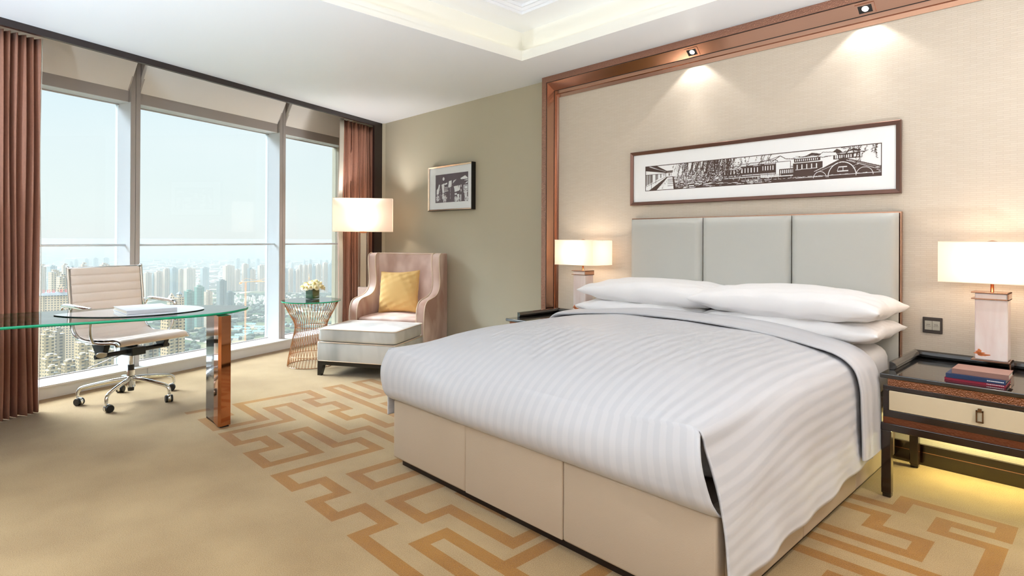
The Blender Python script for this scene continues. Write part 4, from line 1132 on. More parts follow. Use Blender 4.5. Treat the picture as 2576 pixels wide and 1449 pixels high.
def cushion_box(bm, x0, x1, y0, y1, z0, z1, crown=.02, n=24, rnd=.03):
    def fn(u, v):
        a = 2*PI*u; w = PI*(v-.5); c, s = math.cos(a), math.sin(a); e = .14
        X = math.copysign(abs(c)**e, c); Y = math.copysign(abs(s)**e, s); r = abs(math.cos(w))**.14; zz = math.copysign(abs(math.sin(w))**.25, w)
        X, Y = X*r, Y*r
        z = lerp(z0, z1, (zz+1)/2)+(crown*(1-X*X)*(1-Y*Y) if zz > 0 else 0)
        return (lerp(x0, x1, (X+1)/2), lerp(y0, y1, (Y+1)/2), z)
    gridsurf(bm, fn, n*4, n, closeu=True)
bm = B(); cushion_box(bm, -HWD+.088, HWD-.088, .0, .49, .30, .455, .025); obj('seat_cushion', bm, M['velvet'], ac, smooth=True)
bm = B(); box(bm, -HWD+.08, HWD-.08, .005, .50, .14, .30); obj('seat_base', bm, M['velvet'], ac, bevel=.01)
bm = B(); box(bm, -HWD+.02, HWD-.02, .02, D_-.02, .11, .142); obj('black_frame', bm, M['blackframe'], ac)
for x in (-HWD+.05, HWD-.05):
    for y in (.045, D_-.045):
        bm = B(); hexa(bm, [(x-.018, y-.018, 0), (x+.018, y-.018, 0), (x+.018, y+.018, 0), (x-.018, y+.018, 0), (x-.028, y-.028, .112), (x+.028, y-.028, .112), (x+.028, y+.028, .112), (x-.028, y+.028, .112)]); obj('leg', bm, M['blackframe'], ac)

ot = thing('ottoman', 'grey silver velvet ottoman on short black legs in front of the armchair', 'ottoman', (-5.12, 2.42, 0), RZ)
OW, OD = .785, .60
bm = B(); box(bm, 0, OW, 0, OD, .134, .306); obj('body', bm, M['velvet2'], ot, bevel=.012, seg=3, smooth=True)
bm = B(); cushion_box(bm, -.002, OW+.002, -.002, OD+.002, .309, .435, .022); obj('top_cushion', bm, M['velvet2'], ot, smooth=True)
for z in (.307, .427, .137):
    bm = B(); g = .001; tube(bm, [(x, y, z) for x, y in ((.02, -g), (OW-.02, -g), (OW+g, .02), (OW+g, OD-.02), (OW-.02, OD+g), (.02, OD+g), (-g, OD-.02), (-g, .02))], .0038, 6, True); obj('piping', bm, M['piping'], ot)
bm = B(); box(bm, .004, OW-.004, .004, OD-.004, .098, .134); obj('black_frame', bm, M['blackframe'], ot, bevel=.002)
for x in (0, 1):
    for y in (0, 1):
        X = .004 if x == 0 else OW-.004; Y = .004 if y == 0 else OD-.004; sx_ = 1 if x == 0 else -1; sy_ = 1 if y == 0 else -1
        def pt(a, b, z): return (X+sx_*a, Y+sy_*b, z)
        bm = B(); hexa(bm, [pt(0, 0, 0), pt(.036, 0, 0), pt(.036, .036, 0), pt(0, .036, 0), pt(0, 0, .1), pt(.056, 0, .1), pt(.056, .056, .1), pt(0, .056, .1)]); obj('leg', bm, M['blackframe'], ot)

# honey cushion leaning on the chair back
cu = pillow('cushion', 'square honey gold cushion leaning on the armchair back', 0, 0, 0, .225, .225, .085, 0, 8, M['goldcushion'], None, cat='cushion')
R31 = Matrix.Rotation(RZ, 4, 'Z')
cu.matrix_world = Matrix.Translation((-5.15, 3.165, 0)) @ R31 @ Matrix.Translation((-.035, .36, .69)) @ Matrix.Rotation(math.radians(76), 4, 'X') @ Matrix.Rotation(math.radians(3), 4, 'Z')
bm = B(); op = []
for k in range(80):
    e, q = divmod(k, 20); q = q/10-1
    X, Y = ((q, -1), (1, q), (-q, 1), (-1, -q))[e]
    op.append((X*.225*(1-.045*(1-Y*Y)*X*X), Y*.225*(1-.085*(1-X*X)*Y*Y), 0))
tube(bm, op, .004, 6, True); obj('welt', bm, M['goldcushion'], cu)

# ------------------------------------------------------------------ wire side table with flowers
TX, TY = -5.60, 2.585
st = thing('side_table', 'round glass side table on a waisted rose gold wire base', 'side table', (TX, TY, 0))
bm = B(); lathe(bm, [(.001, .632), (.281, .632), (.281, .642), (.001, .642)], 72, cap=False)
for f in bm.faces:
    f.material_index = 1 if abs(f.calc_center_median().z-.637) < .002 else 0
    f.smooth = False
obj('glass_top', bm, [M['tableglass'], M['edge']], st)
def wire_r(z): return interp(z, [0, .08, .18, .28, .36, .40, .45, .53, .63], [.222, .212, .192, .170, .153, .153, .172, .215, .262])
NW = 46
bm_all = []
for k in range(NW):
    bm = B(); pts = []
    for j in range(15):
        z = .006+.622*j/14; a = 2*PI*k/NW+.42*(z/.63)
        r = wire_r(z); pts.append((r*math.cos(a), r*math.sin(a), z))
    tube(bm, pts, .0026, 5); obj('wire', bm, M['gold'], st)
for r, z, nm in ((.222, .004, 'base_ring'), (.262, .630, 'top_ring'), (.207, .10, 'hoop'), (.150, .382, 'hoop')):
    bm = B(); tube(bm, [(r*math.cos(2*PI*k/48), r*math.sin(2*PI*k/48), z) for k in range(48)], .003, 6, True); obj(nm, bm, M['gold'], st)

vx, vy, vz = -5.70, 2.645, .642
va = thing('vase', 'small square glass vase lined with dark green leaves on the side table', 'vase', (vx, vy, vz), math.radians(20))
bm = B(); h = .047
box(bm, -h-.003, h+.003, -h-.003, h+.003, 0, .005)
for a in ((-h-.003, -h, -h, h), (h, h+.003, -h, h), (-h-.003, h+.003, -h-.003, -h), (-h-.003, h+.003, h, h+.003)): box(bm, a[0], a[1], a[2], a[3], .005, .098)
obj('glass', bm, thin_glass('vase_glass', (.98, 1, .99, 1), 1.3), va)
bm = B()
for a in ((-h+.001, -h+.003, -h+.001, h-.001), (h-.003, h-.001, -h+.001, h-.001), (-h+.001, h-.001, -h+.001, -h+.003), (-h+.001, h-.001, h-.003, h-.001)): box(bm, a[0], a[1], a[2], a[3], .006, .094)
box(bm, -h+.003, h-.003, -h+.003, h-.003, .006, .07)
obj('leaf_lining', bm, M['dkleaf'], va)
# roses
def rose_mesh(seed, R0):
    bm = B(); rv = random.Random(seed)
    for ringi, (n, r, hgt, lean) in enumerate(((3, .25, .85, .0), (4, .48, .80, .12), (5, .74, .62, .38), (6, 1.0, .42, .75))):
        for k in range(n):
            a0 = 2*PI*k/n+ringi*.6+rv.uniform(-.1, .1); wd = 2*PI/n*.72
            def pf(u, v, a0=a0, wd=wd, r=r, hgt=hgt, lean=lean):
                a = a0+(u-.5)*2*wd*(.35+.65*math.sin(PI*min(1, v*1.05)*.5))*(1-.35*v*v)
                rr = r*R0*(.30+.75*v**.8+lean*.30*v*v); z = R0*(hgt*1.05*v**.9-lean*.42*v**3)-.12*R0*(2*u-1)**2*v
                return (rr*math.cos(a), rr*math.sin(a), z)
            gridsurf(bm, pf, 6, 5)
    lathe(bm, [(.001, -.2*R0), (.3*R0, 0), (.22*R0, .25*R0), (.001, .42*R0)], 10, mi=1, cap=False)
    tube(bm, [(0, 0, 0), (0, 0, -.03)], .0016, 5, mi=2)
    bmesh.ops.recalc_face_normals(bm, faces=bm.faces[:])
    me = bpy.data.meshes.new('rose'); bm.to_mesh(me); bm.free()
    for m in (M['rose'], M['rosec'], M['green_leaf']): me.materials.append(m)
    me.polygons.foreach_set('use_smooth', [True]*len(me.polygons)); return me
rms = [rose_mesh(i, .022+.002*(i % 3)) for i in range(4)]
rv = random.Random(21)
n = 0
for lev, cnt, rad, zz, out in ((0, 13, .106, .128, 1.15), (1, 9, .072, .158, .7), (2, 4, .030, .178, .3), (3, 5, .05, .135, .5)):
    for k in range(cnt):
        a = 2*PI*k/cnt+lev*.5+rv.uniform(-.12, .12); r = rad*rv.uniform(.92, 1.08)
        o = bpy.data.objects.new('rose', rms[n % 4]); C.objects.link(o)
        o.location = (vx+r*math.cos(a), vy+r*math.sin(a), vz+zz+rv.uniform(-.008, .008)-.012)
        dirv = Vector((out*math.cos(a), out*math.sin(a), .75)).normalized()
        o.rotation_euler = dirv.to_track_quat('Z', 'Y').to_euler(); s = rv.uniform(.9, 1.2); o.scale = (s, s, s)
        tag(o, 'cream rose in the low bouquet on the glass side table', 'flower', 'cream roses in the vase'); n += 1
lm = B()
def leafm(L_, w):
    bm = B()
    gridsurf(bm, lambda u, v: ((u-.5)*2*w*math.sin(PI*min(1, v*.98+.02))**.8, L_*v, .25*w*abs(2*u-1)+.012*math.sin(v*2.5)), 4, 8)
    me = bpy.data.meshes.new('leaf'); bm.to_mesh(me); bm.free(); me.materials.append(M['green_leaf']); me.polygons.foreach_set('use_smooth', [True]*len(me.polygons)); return me
lm.free(); lf = leafm(.05, .012)
for k in range(16):
    a = 2*PI*k/16+.2; r = .075 if k % 2 else .035
    o = bpy.data.objects.new('leaf', lf); C.objects.link(o)
    o.location = (vx+r*.6*math.cos(a), vy+r*.6*math.sin(a), vz+.098+(.03 if k % 3 == 0 else .0))
    d = Vector((math.cos(a), math.sin(a), .2+.9*(k % 3 == 0))).normalized(); o.rotation_euler = d.to_track_quat('Y', 'Z').to_euler()
    tag(o, 'green leaf among the cream roses on the side table', 'leaf', 'leaves in the vase')

# ------------------------------------------------------------------ floor lamp
FX, FY = -6.06, 3.42
fl = thing('floor_lamp', 'lit floor lamp with wide rectangular shade and clear column behind the armchair', 'floor lamp', (FX, FY, 0), math.radians(56))
bm = B(); shade_open(bm, .33, .115, 1.335, 1.715); fs = obj('lamp_shade', bm, M['shade'], fl)
for z in (1.335, 1.712):
    bm = B()
    for a in ((-.331, .331, -.116, -.114), (-.331, .331, .114, .116), (-.331, -.329, -.115, .115), (.329, .331, -.115, .115)): box(bm, a[0], a[1], a[2], a[3], z, z+.004)
    obj('shade_trim', bm, M['ivory'], fs)
bm = B(); box(bm, -.034, .034, -.006, .006, .12, 1.325); box(bm, -.054, -.050, -.03, .03, .12, 1.325); box(bm, .050, .054, -.03, .03, .12, 1.325)
obj('column', bm, pbr('brushed_pale_metal', (190, 178, 160), .25, .9), fl, bevel=.001)
bm = B(); box(bm, -.049, -.036, -.028, .028, .12, 1.32); box(bm, .036, .049, -.028, .028, .12, 1.32); obj('clear_insert', bm, thin_glass('clear_acrylic', (.93, .95, .94, 1), 1.45), fl)
bm = B(); box(bm, -.056, .056, -.05, .05, .03, .70); obj('alabaster_block', bm, M['alabaster'], fl, bevel=.004)
bm = B(); box(bm, -.13, .13, -.11, .11, 0, .03); obj('base', bm, M['bronze'], fl, bevel=.003)
bm = B(); tube(bm, [(0, 0, 1.32), (0, 0, 1.70)], .007, 10); box(bm, -.33, .33, -.0015, .0015, 1.705, 1.709); box(bm, -.04, .04, -.02, .02, 1.32, 1.335); obj('stem', bm, M['copper'], fl)
bm = B(); lathe(bm, [(.004, 1.44), (.02, 1.455), (.028, 1.48), (.02, 1.51), (.004, 1.525)], 16); obj('bulb', bm, glow('floor_lamp_bulb', (255, 226, 190), 10), fl)
plight((FX, FY, 1.50), 7, (1, .82, .68), .05, 'floor_lamp_light')

l = bpy.data.lights.new('ceiling_fill_spot', 'SPOT'); l.energy = 18; l.spot_size = math.radians(150); l.spot_blend = .7; l.color = (.95, .97, 1); l.shadow_soft_size = .05  # extra upward spot added inside the shade to brighten the ceiling corner
o = bpy.data.objects.new('ceiling_fill_spot', l); C.objects.link(o); o.location = (FX, FY, 1.60); o.rotation_euler = (PI, 0, 0)
# ------------------------------------------------------------------ city outside
GZ = -200.0
def tower_mat(name, wall, win, fw_=3.4, fh=3.1, ww=.55, wh=.5, roof=None, netting=False):
    """walls with a regular window grid in object space; roofs plain"""
    dim = lambda c: tuple(v*.78 for v in c)
    wall, win, roof = dim(wall), dim(win), dim(roof or (150, 145, 135))
    m, nt, N, L = newmat(name)
    out = N.new('ShaderNodeOutputMaterial'); p = N.new('ShaderNodeBsdfPrincipled'); L.new(p.outputs[0], out.inputs[0])
    tc = N.new('ShaderNodeTexCoord'); sp = N.new('ShaderNodeSeparateXYZ'); L.new(tc.outputs['Object'], sp.inputs[0])
    gm = N.new('ShaderNodeNewGeometry'); vt = N.new('ShaderNodeVectorTransform'); vt.vector_type = 'NORMAL'; vt.convert_from = 'WORLD'; vt.convert_to = 'OBJECT'
    L.new(gm.outputs['True Normal'], vt.inputs[0]); sn = N.new('ShaderNodeSeparateXYZ'); L.new(vt.outputs[0], sn.inputs[0])
    def mt(op, a, b=None):
        n = N.new('ShaderNodeMath'); n.operation = op
        for i, x in enumerate((a, b)):
            if x is None: continue
            if isinstance(x, (int, float)): n.inputs[i].default_value = x
            else: L.new(x, n.inputs[i])
        return n.outputs[0]
    h = mt('ADD', sp.outputs[0], sp.outputs[1])
    fx = mt('FRACT', mt('DIVIDE', mt('ADD', h, 500), fw_)); fz = mt('FRACT', mt('DIVIDE', sp.outputs[2], fh))
    wx = mt('MULTIPLY', mt('GREATER_THAN', fx, (1-ww)/2), mt('LESS_THAN', fx, (1+ww)/2)); wz = mt('MULTIPLY', mt('GREATER_THAN', fz, (1-wh)/2), mt('LESS_THAN', fz, (1+wh)/2))
    side = mt('LESS_THAN', mt('ABSOLUTE', sn.outputs[2]), .5)
    fac = mt('MULTIPLY', mt('MULTIPLY', wx, wz), side)
    mx = N.new('ShaderNodeMix'); mx.data_type = 'RGBA'; mx.inputs['A'].default_value = srgb(*wall); mx.inputs['B'].default_value = srgb(*win)
    L.new(fac, mx.inputs['Factor'])
    mr = N.new('ShaderNodeMix'); mr.data_type = 'RGBA'; mr.inputs['A'].default_value = srgb(*roof); L.new(mx.outputs['Result'], mr.inputs['B']); L.new(side, mr.inputs['Factor'])
    L.new(mr.outputs['Result'], p.inputs['Base Color']); p.inputs['Roughness'].default_value = .8
    return m
TM = [tower_mat('cream_apartment_wall', (232, 206, 170), (92, 92, 92), 3.3, 3.2, .58, .55, (110, 118, 122)),
      tower_mat('sand_apartment_wall', (205, 182, 140), (70, 68, 62), 4.2, 3.1, .5, .45, (175, 170, 150)),
      tower_mat('pale_tan_tower_wall', (222, 196, 172), (140, 138, 136), 6, 3.1, .4, .6),
      tower_mat('blue_grey_tower_wall', (172, 190, 198), (120, 140, 150), 5, 3.2, .45, .6),
      tower_mat('grey_brown_tower_wall', (168, 152, 128), (84, 80, 76), 4.6, 3.1, .5, .5),
      tower_mat('green_netting_wall', (66, 128, 112), (84, 146, 128), 9, 6.2, .9, .2, (150, 140, 120)),
      tower_mat('unfinished_tower_wall', (132, 146, 142), (76, 92, 96), 4, 3.3, .7, .55, (90, 98, 100)),
      tower_mat('white_house_wall', (240, 236, 226), (150, 156, 160), 4, 3, .35, .4, (206, 200, 186)),
      tower_mat('cyan_roof_shed', (236, 232, 222), (170, 180, 184), 6, 9, .3, .2, (110, 196, 206))]
CITY = [
 ('f1',-4109,482,16.2,13,65,13,3), ('f1',-4090,503,17.8,14.2,77,13,3), ('f1',-4048,546,17.9,14.3,81,12,3), ('f1',-4017,582,24.1,19.3,86,12,3),
 ('f1',-3978,625,27.3,21.8,89,11,3), ('m1',-1726,151,10.6,8.5,137,15,2), ('m1',-1904,185,15.8,12.6,128,24,3), ('m1',-1754,195,11.2,9,136,14,2),
 ('m1',-1867,222,11.4,9.1,126,13,3), ('m1',-1600,212,10.6,8.5,143,12,2), ('m1',-1571,245,15.5,12.4,142,11,2), ('c1',-1268,127,14.8,11.9,143,16,0),
 ('c1',-1107,121,13.9,11.1,143,16,0), ('hotel',-999,107,46.9,16.4,124,-18,0), ('n1',-715,66,9.7,7.8,109,23,1), ('n1',-745,78,8.9,7.2,107,18,4),
 ('n1',-674,89,11.1,8.9,104,16,1), ('l1',-662,64,11.2,9,94,14,1), ('l1',-609,60,8.2,6.6,93,14,1), ('l1',-651,76,10.2,8.2,89,13,1),
 ('l1',-642,85,9.4,7.5,95,12,1), ('l1',-633,97,15.7,12.6,101,11,1), ('n1',-778,115,8.6,6.9,109,16,1), ('m2',-2197,459,18.5,14.8,88,13,2),
 ('m2',-2180,472,8,6.4,83,13,3), ('m2',-2173,485,20.4,16.3,92,12,2), ('m2',-2154,503,16.1,12.9,101,12,2), ('m2',-2138,521,18.8,15.1,104,11,3),
 ('m2',-2120,537,12.6,10.1,99,11,2), ('m2',-2495,662,33.3,26.7,85,10,2), ('m2',-2451,703,25,20,88,9,3), ('m2',-2392,771,34.2,27.4,96,7,2),
 ('m2',-2361,794,16.7,13.3,81,6,2), ('m2',-2342,815,20.1,16.1,102,6,2), ('m2',-2328,828,15.7,12.5,87,5,3), ('m2',-2321,836,16.8,13.5,81,5,2),
 ('m2',-2300,862,23.7,19,98,4,2), ('f2',-3776,1269,21.3,17.1,77,6,3), ('f2',-3728,1317,16.1,12.9,75,6,3), ('f2',-3690,1358,19.8,15.8,75,5,3),
 ('f2',-3880,1163,26.2,21,-14,8,3), ('f2',-3855,1189,26.3,21.1,-19,8,3), ('g2',-1396,370,15.6,12.5,87,10,5), ('g2',-1458,407,16.6,13.3,91,9,5),
 ('w2',-1410,412,13.8,11.1,83,9,0), ('d2',-1584,494,18.5,14.8,94,13,6), ('d2',-1589,516,15.5,12.4,63,7,6), ('castle',-904,222,19,15.2,124,10,0),
 ('n2',-635,154,16.2,13,125,14,1), ('n2',-603,127,12.5,10,112,13,4), ('n2',-757,141,15.2,12.2,114,14,4), ('m3',-2184,906,14.5,11.6,89,2,3),
 ('m3',-2169,921,14.6,11.7,87,2,2), ('m3',-2158,930,7.9,6.3,84,2,3), ('m3',-2151,942,15.8,12.6,86,1,2), ('m3',-2144,947,12.4,9.9,101,1,2),
 ('m3',-2131,960,12.4,10,101,1,2), ('m3',-2120,973,13.6,10.9,104,0,2), ('m3',-2109,983,11.4,9.1,103,0,3), ('m3',-2099,997,17.1,13.7,104,0,2),
 ('m3',-2081,1015,17.1,13.7,110,-1,2), ('m3',-2068,1030,18.3,14.7,107,-1,3), ('f3',-3442,1469,12.5,10,56,2,3), ('f3',-3392,1522,10.8,8.6,73,1,3),
 ('f3',-3370,1549,18,14.4,77,0,3), ('f3',-3326,1593,14.5,11.6,75,-1,3), ('f3',-3304,1618,18.2,14.6,73,-1,3), ('f3',-3281,1639,14.6,11.7,69,-2,3),
 ('h2',-1849,673,6.9,6.2,10,5,7), ('h2',-1828,696,7.2,6.5,10,4,7), ('h2',-1953,655,7.4,6.7,10,6,7), ('h2',-1812,661,5,4.5,10,5,7),
 ('h2',-1978,705,6.6,5.9,11,5,7), ('h2',-2032,734,5.9,5.3,11,5,7), ('h2',-1832,636,6.6,5.9,10,6,7), ('h2',-1867,636,5.1,4.6,10,6,7),
 ('h2',-1998,726,5.2,4.7,11,5,7), ('h2',-1959,737,5.7,5.2,11,4,7), ('h2',-1797,686,5.5,4.9,10,4,7), ('h2',-1872,714,6.8,6.1,11,4,7),
 ('h2',-1832,629,6.4,5.7,10,6,7), ('h2',-1793,684,5.5,4.9,10,4,7), ('h2',-2006,703,5.5,5,11,6,7), ('h2',-1992,670,6.6,6,10,6,7),
 ('h2',-1904,635,5.6,5.1,10,7,7), ('h2',-1852,645,5.9,5.3,10,6,7), ('h2',-1930,673,6.8,6.1,10,6,7), ('h2',-1834,616,4.7,4.2,10,6,7),
 ('h2',-1818,672,4.8,4.3,10,5,7), ('h2',-1926,717,6.6,5.9,11,5,7), ('h2',-2063,688,5.7,5.1,11,7,7), ('h2',-1956,746,7.3,6.5,11,4,7),
 ('h2',-1785,677,5.6,5,10,4,7), ('h2',-1917,673,7,6.3,10,6,7), ('h2',-1881,637,6.8,6.1,10,6,7), ('h2',-2005,755,8,7.2,11,4,7),
 ('h2',-1980,669,6.6,6,10,6,7), ('h2',-1923,730,7.6,6.8,11,4,7), ('h2',-1956,704,5.9,5.3,11,5,7), ('h2',-2042,698,5.6,5,11,6,7),
 ('h2',-1789,657,5.1,4.5,10,5,7), ('h2',-1832,615,5.9,5.3,10,6,7), ('h2',-1984,701,6.7,6,11,6,7), ('h2',-1901,711,6.1,5.5,11,4,7),
 ('h2',-1847,620,4.7,4.2,10,6,7), ('h2',-1836,656,5,4.5,10,5,7), ('h2',-1796,664,6.3,5.7,10,5,7), ('h2',-1991,741,6.4,5.8,11,5,7),
 ('h2',-1857,632,5.4,4.9,10,6,7), ('h2',-1803,642,6.8,6.1,10,5,7), ('h2',-1892,722,6.3,5.7,11,4,7), ('h2',-1902,702,5.7,5.2,10,5,7),
 ('h2',-2008,709,6.2,5.6,11,6,7), ('h2',-1778,680,6.3,5.7,10,4,7), ('h3',-1948,832,5.9,5.3,10,2,7), ('h3',-1971,825,5.9,5.3,10,2,7),
 ('h3',-1848,801,5.6,5,10,2,7), ('h3',-1873,795,5.6,5.1,10,2,7), ('h3',-1877,813,5.7,5.1,10,2,7), ('h3',-1869,805,5.7,5.1,10,2,7),
 ('h3',-1887,801,5.7,5.1,10,2,7), ('h3',-1927,814,5.8,5.2,10,2,7), ('h3',-1878,813,5.7,5.1,10,2,7), ('h3',-1848,782,5.5,5,10,2,7),
 ('s2',-1387,496,22.1,7.7,6,-45,8), ('s2',-1328,465,18,6.3,5,-44,8), ('s2',-1362,460,16.7,5.8,5,-44,8), ('s2',-1322,448,22.1,7.7,5,-44,8),
 ('s2',-1287,453,17.5,6.1,5,-44,8), ('s2',-1331,495,21.5,7.5,6,-45,8), ('s2',-1266,469,23.4,8.2,5,-45,8), ('s2',-1244,427,25.1,8.8,5,-44,8),
 ('s2',-1219,405,16.2,5.7,5,-43,8), ('s2',-1249,442,19.8,6.9,5,-44,8), ('s2',-1292,485,15,5.3,5,-46,8), ('s2',-1320,555,15.3,5.3,6,-48,8),
 ('s2',-1331,579,14.8,5.2,6,-49,8),
]
INFO = {
 'f1': ('hazy pale tower far off, above the cream chair on the left', 'distant pale towers left'),
 'f2': ('hazy pale tower on the horizon beyond the middle window pane', 'distant pale towers middle'),
 'f3': ('hazy pale tower on the horizon behind the flowers', 'distant pale towers right'),
 'm1': ('bluish apartment tower in haze in the left window pane', 'hazy towers left'),
 'm2': ('tall tan and blue apartment tower in the row across the middle window pane', 'tower row middle'),
 'm3': ('tall pale apartment tower in the row behind the flowers in the right window pane', 'tower row right'),
 'h2': ('small white low rise house in the cluster beyond the desk end', 'white houses middle'),
 'h3': ('small white house beside the side table top in the right pane', 'white houses right'),
 's2': ('long shed with cyan roof among the trees below', 'cyan roofed sheds'),
 'l1': ('low beige apartment block with parapet roofs at the bottom of the left pane', 'low beige blocks'),
}
UNIQ = {
 'hotel': ['large beige hotel tower with grey pitched roof and red rooftop sign'],
 'c1': ['cream tower with stepped white top behind the hotel, the left one', 'cream tower with white roof terraces right behind the hotel spire'],
 'n1': ['sand coloured tower with balconies at the left curtain, below the hotel', 'sand tower seen under the office chair seat on the left', 'beige block behind the armrest foot of the office chair', 'tan tower rising behind the gas column of the office chair'],
 'n2': ['cream and grey tower just right of the office chair seat', 'grey brown tower under the right end of the chair seat', 'grey brown tower behind the window mullion under the chair'],
 'g2': ['tower wrapped in green netting, the left of two under construction', 'taller tower wrapped in green netting beside the yellow crane'],
 'w2': ['cream tower between the green netted tower and the dark unfinished one'],
 'd2': ['dark grey unfinished tower, the taller, beyond the desk corner', 'dark grey unfinished tower, the shorter, right of the taller one'],
 'castle': ['pinkish tower with castle like pointed roofs beyond the chair armrest'],
}
cnt = {}
for g, x, y, a, b, hh, rot, sty in CITY:
    bm = B(); R = random.Random(x*7+y)
    far = g in ('f1', 'f2', 'f3', 'm1', 'm2', 'm3')
    def cb(x0, x1, y0, y1, z0, z1): box(bm, x0, x1, y0, y1, z0, z1)
    # local: +x faces the room, y along the front
    if g in ('s2',):
        hexa(bm, [(-b/2, -a/2, 0), (b/2, -a/2, 0), (b/2, a/2, 0), (-b/2, a/2, 0), (-b/2, -a/2, 5), (b/2, -a/2, 5), (b/2, a/2, 5), (-b/2, a/2, 5)])
        prism(bm, [(-b/2-.6, 5), (b/2+.6, 5), (0, 7.5)], -a/2-.5, a/2+.5, T=lambda p: (p[0], p[2], p[1]))
    elif g in ('h2', 'h3'):
        cb(-b/2, b/2, -a/2, a/2, 0, hh*.8); cb(-b/2, b/4, -a/2, a/5, hh*.8, hh)
    elif g == 'hotel':
        cb(-b/2, b/2, -a/2, a/2, 0, hh); cb(b/2, b/2+1.6, -a/2, -a/2+6, 0, hh)
        hexa(bm, [(-b/2-2, -a/2-2, hh), (b/2+3, -a/2-2, hh), (b/2+3, a/2+2, hh), (-b/2-2, a/2+2, hh), (-b/2+5, -a/2+6, hh+4), (b/2-4, -a/2+6, hh+4), (b/2-4, a/2-6, hh+4), (-b/2+5, a/2-6, hh+4)])
        cb(-4, 3, -3.5, 3.5, hh+3, hh+9); hexa(bm, [(-3.5, -3, hh+9), (2.5, -3, hh+9), (2.5, 3, hh+9), (-3.5, 3, hh+9), (-.6, -.2, hh+17), (-.3, -.2, hh+17), (-.3, .2, hh+17), (-.6, .2, hh+17)])
    elif g == 'castle':
        cb(-b/2, b/2, -a/2, a/2, 0, hh*.86)
        hexa(bm, [(-b/2-1, -a/2-1, hh*.86), (b/2+1, -a/2-1, hh*.86), (b/2+1, 0, hh*.86), (-b/2-1, 0, hh*.86), (-1, -a/4-2, hh*.91), (1, -a/4-2, hh*.91), (1, -a/4+2, hh*.91), (-1, -a/4+2, hh*.91)])
        cb(-4, 4, -a/4-4, -a/4+4, hh*.86, hh*.95); hexa(bm, [(-4.6, -a/4-4.6, hh*.95), (4.6, -a/4-4.6, hh*.95), (4.6, -a/4+4.6, hh*.95), (-4.6, -a/4+4.6, hh*.95), (-.2, -a/4-.2, hh*1.02), (.2, -a/4-.2, hh*1.02), (.2, -a/4+.2, hh*1.02), (-.2, -a/4+.2, hh*1.02)])
        cb(-b/2, b/2-2, a*.08, a/2, hh*.8, hh*.97); cb(-b/2+3, b/2-5, a*.2, a/2-2, hh*.97, hh*1.0); hexa(bm, [(-b/2+2, a*.16, hh), (b/2-4, a*.16, hh), (b/2-4, a/2-1, hh), (-b/2+2, a/2-1, hh), (-2, a*.3, hh+3), (0, a*.3, hh+3), (0, a*.36, hh+3), (-2, a*.36, hh+3)])
    else:
        # slab with recessed bays and stepped roof line
        n = 3 if a > 12 else 2
        w = a/n
        for k in range(n):
            dx = .0 if k % 2 == 0 else -min(1.8, b*.15)
            cb(-b/2, b/2+dx, -a/2+k*w, -a/2+(k+1)*w-(.0 if k == n-1 else min(.9, w*.12)), 0, hh-(3 if (k % 2 and sty != 6) else 0))
        cb(-b*.3, b*.25, -a*.25, a*.12, hh, hh+(4 if hh > 50 else 2)); cb(-b*.32, b*.27, a*.2, a*.34, hh, hh+2.5)
        if g == 'l1':
            for k in range(2): cb(-b*.1, b*.45, -a*.42+k*a*.5, -a*.2+k*a*.5, hh, hh+3.2)
            cb(-b*.5-.4, b*.5+.4, -a/2-.4, a/2+.4, hh-.9, hh+.1)
    nm = {'h2': 'house', 'h3': 'house', 's2': 'shed', 'hotel': 'hotel_building'}.get(g, 'apartment_tower')
    o = obj(nm, bm, TM[sty]); o.location = (x, y, GZ); o.rotation_euler = (0, 0, math.radians(rot))
    k = cnt.get(g, 0); cnt[g] = k+1
    if g in INFO: tag(o, INFO[g][0], 'building', INFO[g][1])
    else: tag(o, UNIQ[g][k], 'building')
    if g == 'hotel':
        # red rooftop characters (seven unreadable glyphs on a frame)
        bm = B(); Rg = random.Random(5); gy = -a/2+4; gw = 3.4
        for ch in range(7):
            y0 = gy+ch*(gw+2.0)+(3.2 if ch >= 3 else 0)
            for z in (0, 1.6, 3.2): 
                q = Rg.uniform(0, .9); box(bm, 0, .3, y0+q*.5, y0+gw-q*.5, z, z+.55)
            for q in (.1, .5, .86):
                if Rg.random() < .8: box(bm, 0, .3, y0+gw*q, y0+gw*q+.5, Rg.choice((0, 0, 1.6)), Rg.choice((1.9, 3.6, 3.9)))
        sg = obj('rooftop_sign', bm, pbr('red_sign', (214, 70, 78), .5), o); sg.location = (b/2-1.5, 0, hh+3.6)

# tower cranes
def crane(label, x, y, h, jib, rot):
    t = thing('tower_crane', label, 'crane', (x, y, GZ), rot, 'tower cranes over the netted tower'); mc = pbr('crane_orange_'+str(int(x)), (226, 160, 96), .6)
    bm = B()
    for a in ((-.9, -.9), (.9, -.9), (.9, .9), (-.9, .9)): box(bm, a[0]-.22, a[0]+.22, a[1]-.22, a[1]+.22, 0, h)
    for k in range(int(h/4)): box(bm, -.95, .95, -.95, .95, k*4, k*4+.35)
    obj('mast', bm, mc, t)
    bm = B(); tube(bm, [(0, -jib*.3, h), (0, jib, h)], .6, 4); tube(bm, [(0, -jib*.3, h), (0, 0, h+7), (0, jib*.8, h+1)], .25, 4); box(bm, -1, 1, -jib*.3-2, -jib*.3+2, h-3, h); obj('jib', bm, mc, t)
crane('orange tower crane with long jib left of the taller netted tower', -1135, 396, 120, 36, .3)
crane('thin orange tower crane right of the taller netted tower', -1150, 440, 118, 22, 2.6)
crane('tower crane mast against the tan towers beyond the unfinished tower', -1290, 590, 114, 16, 1.2)

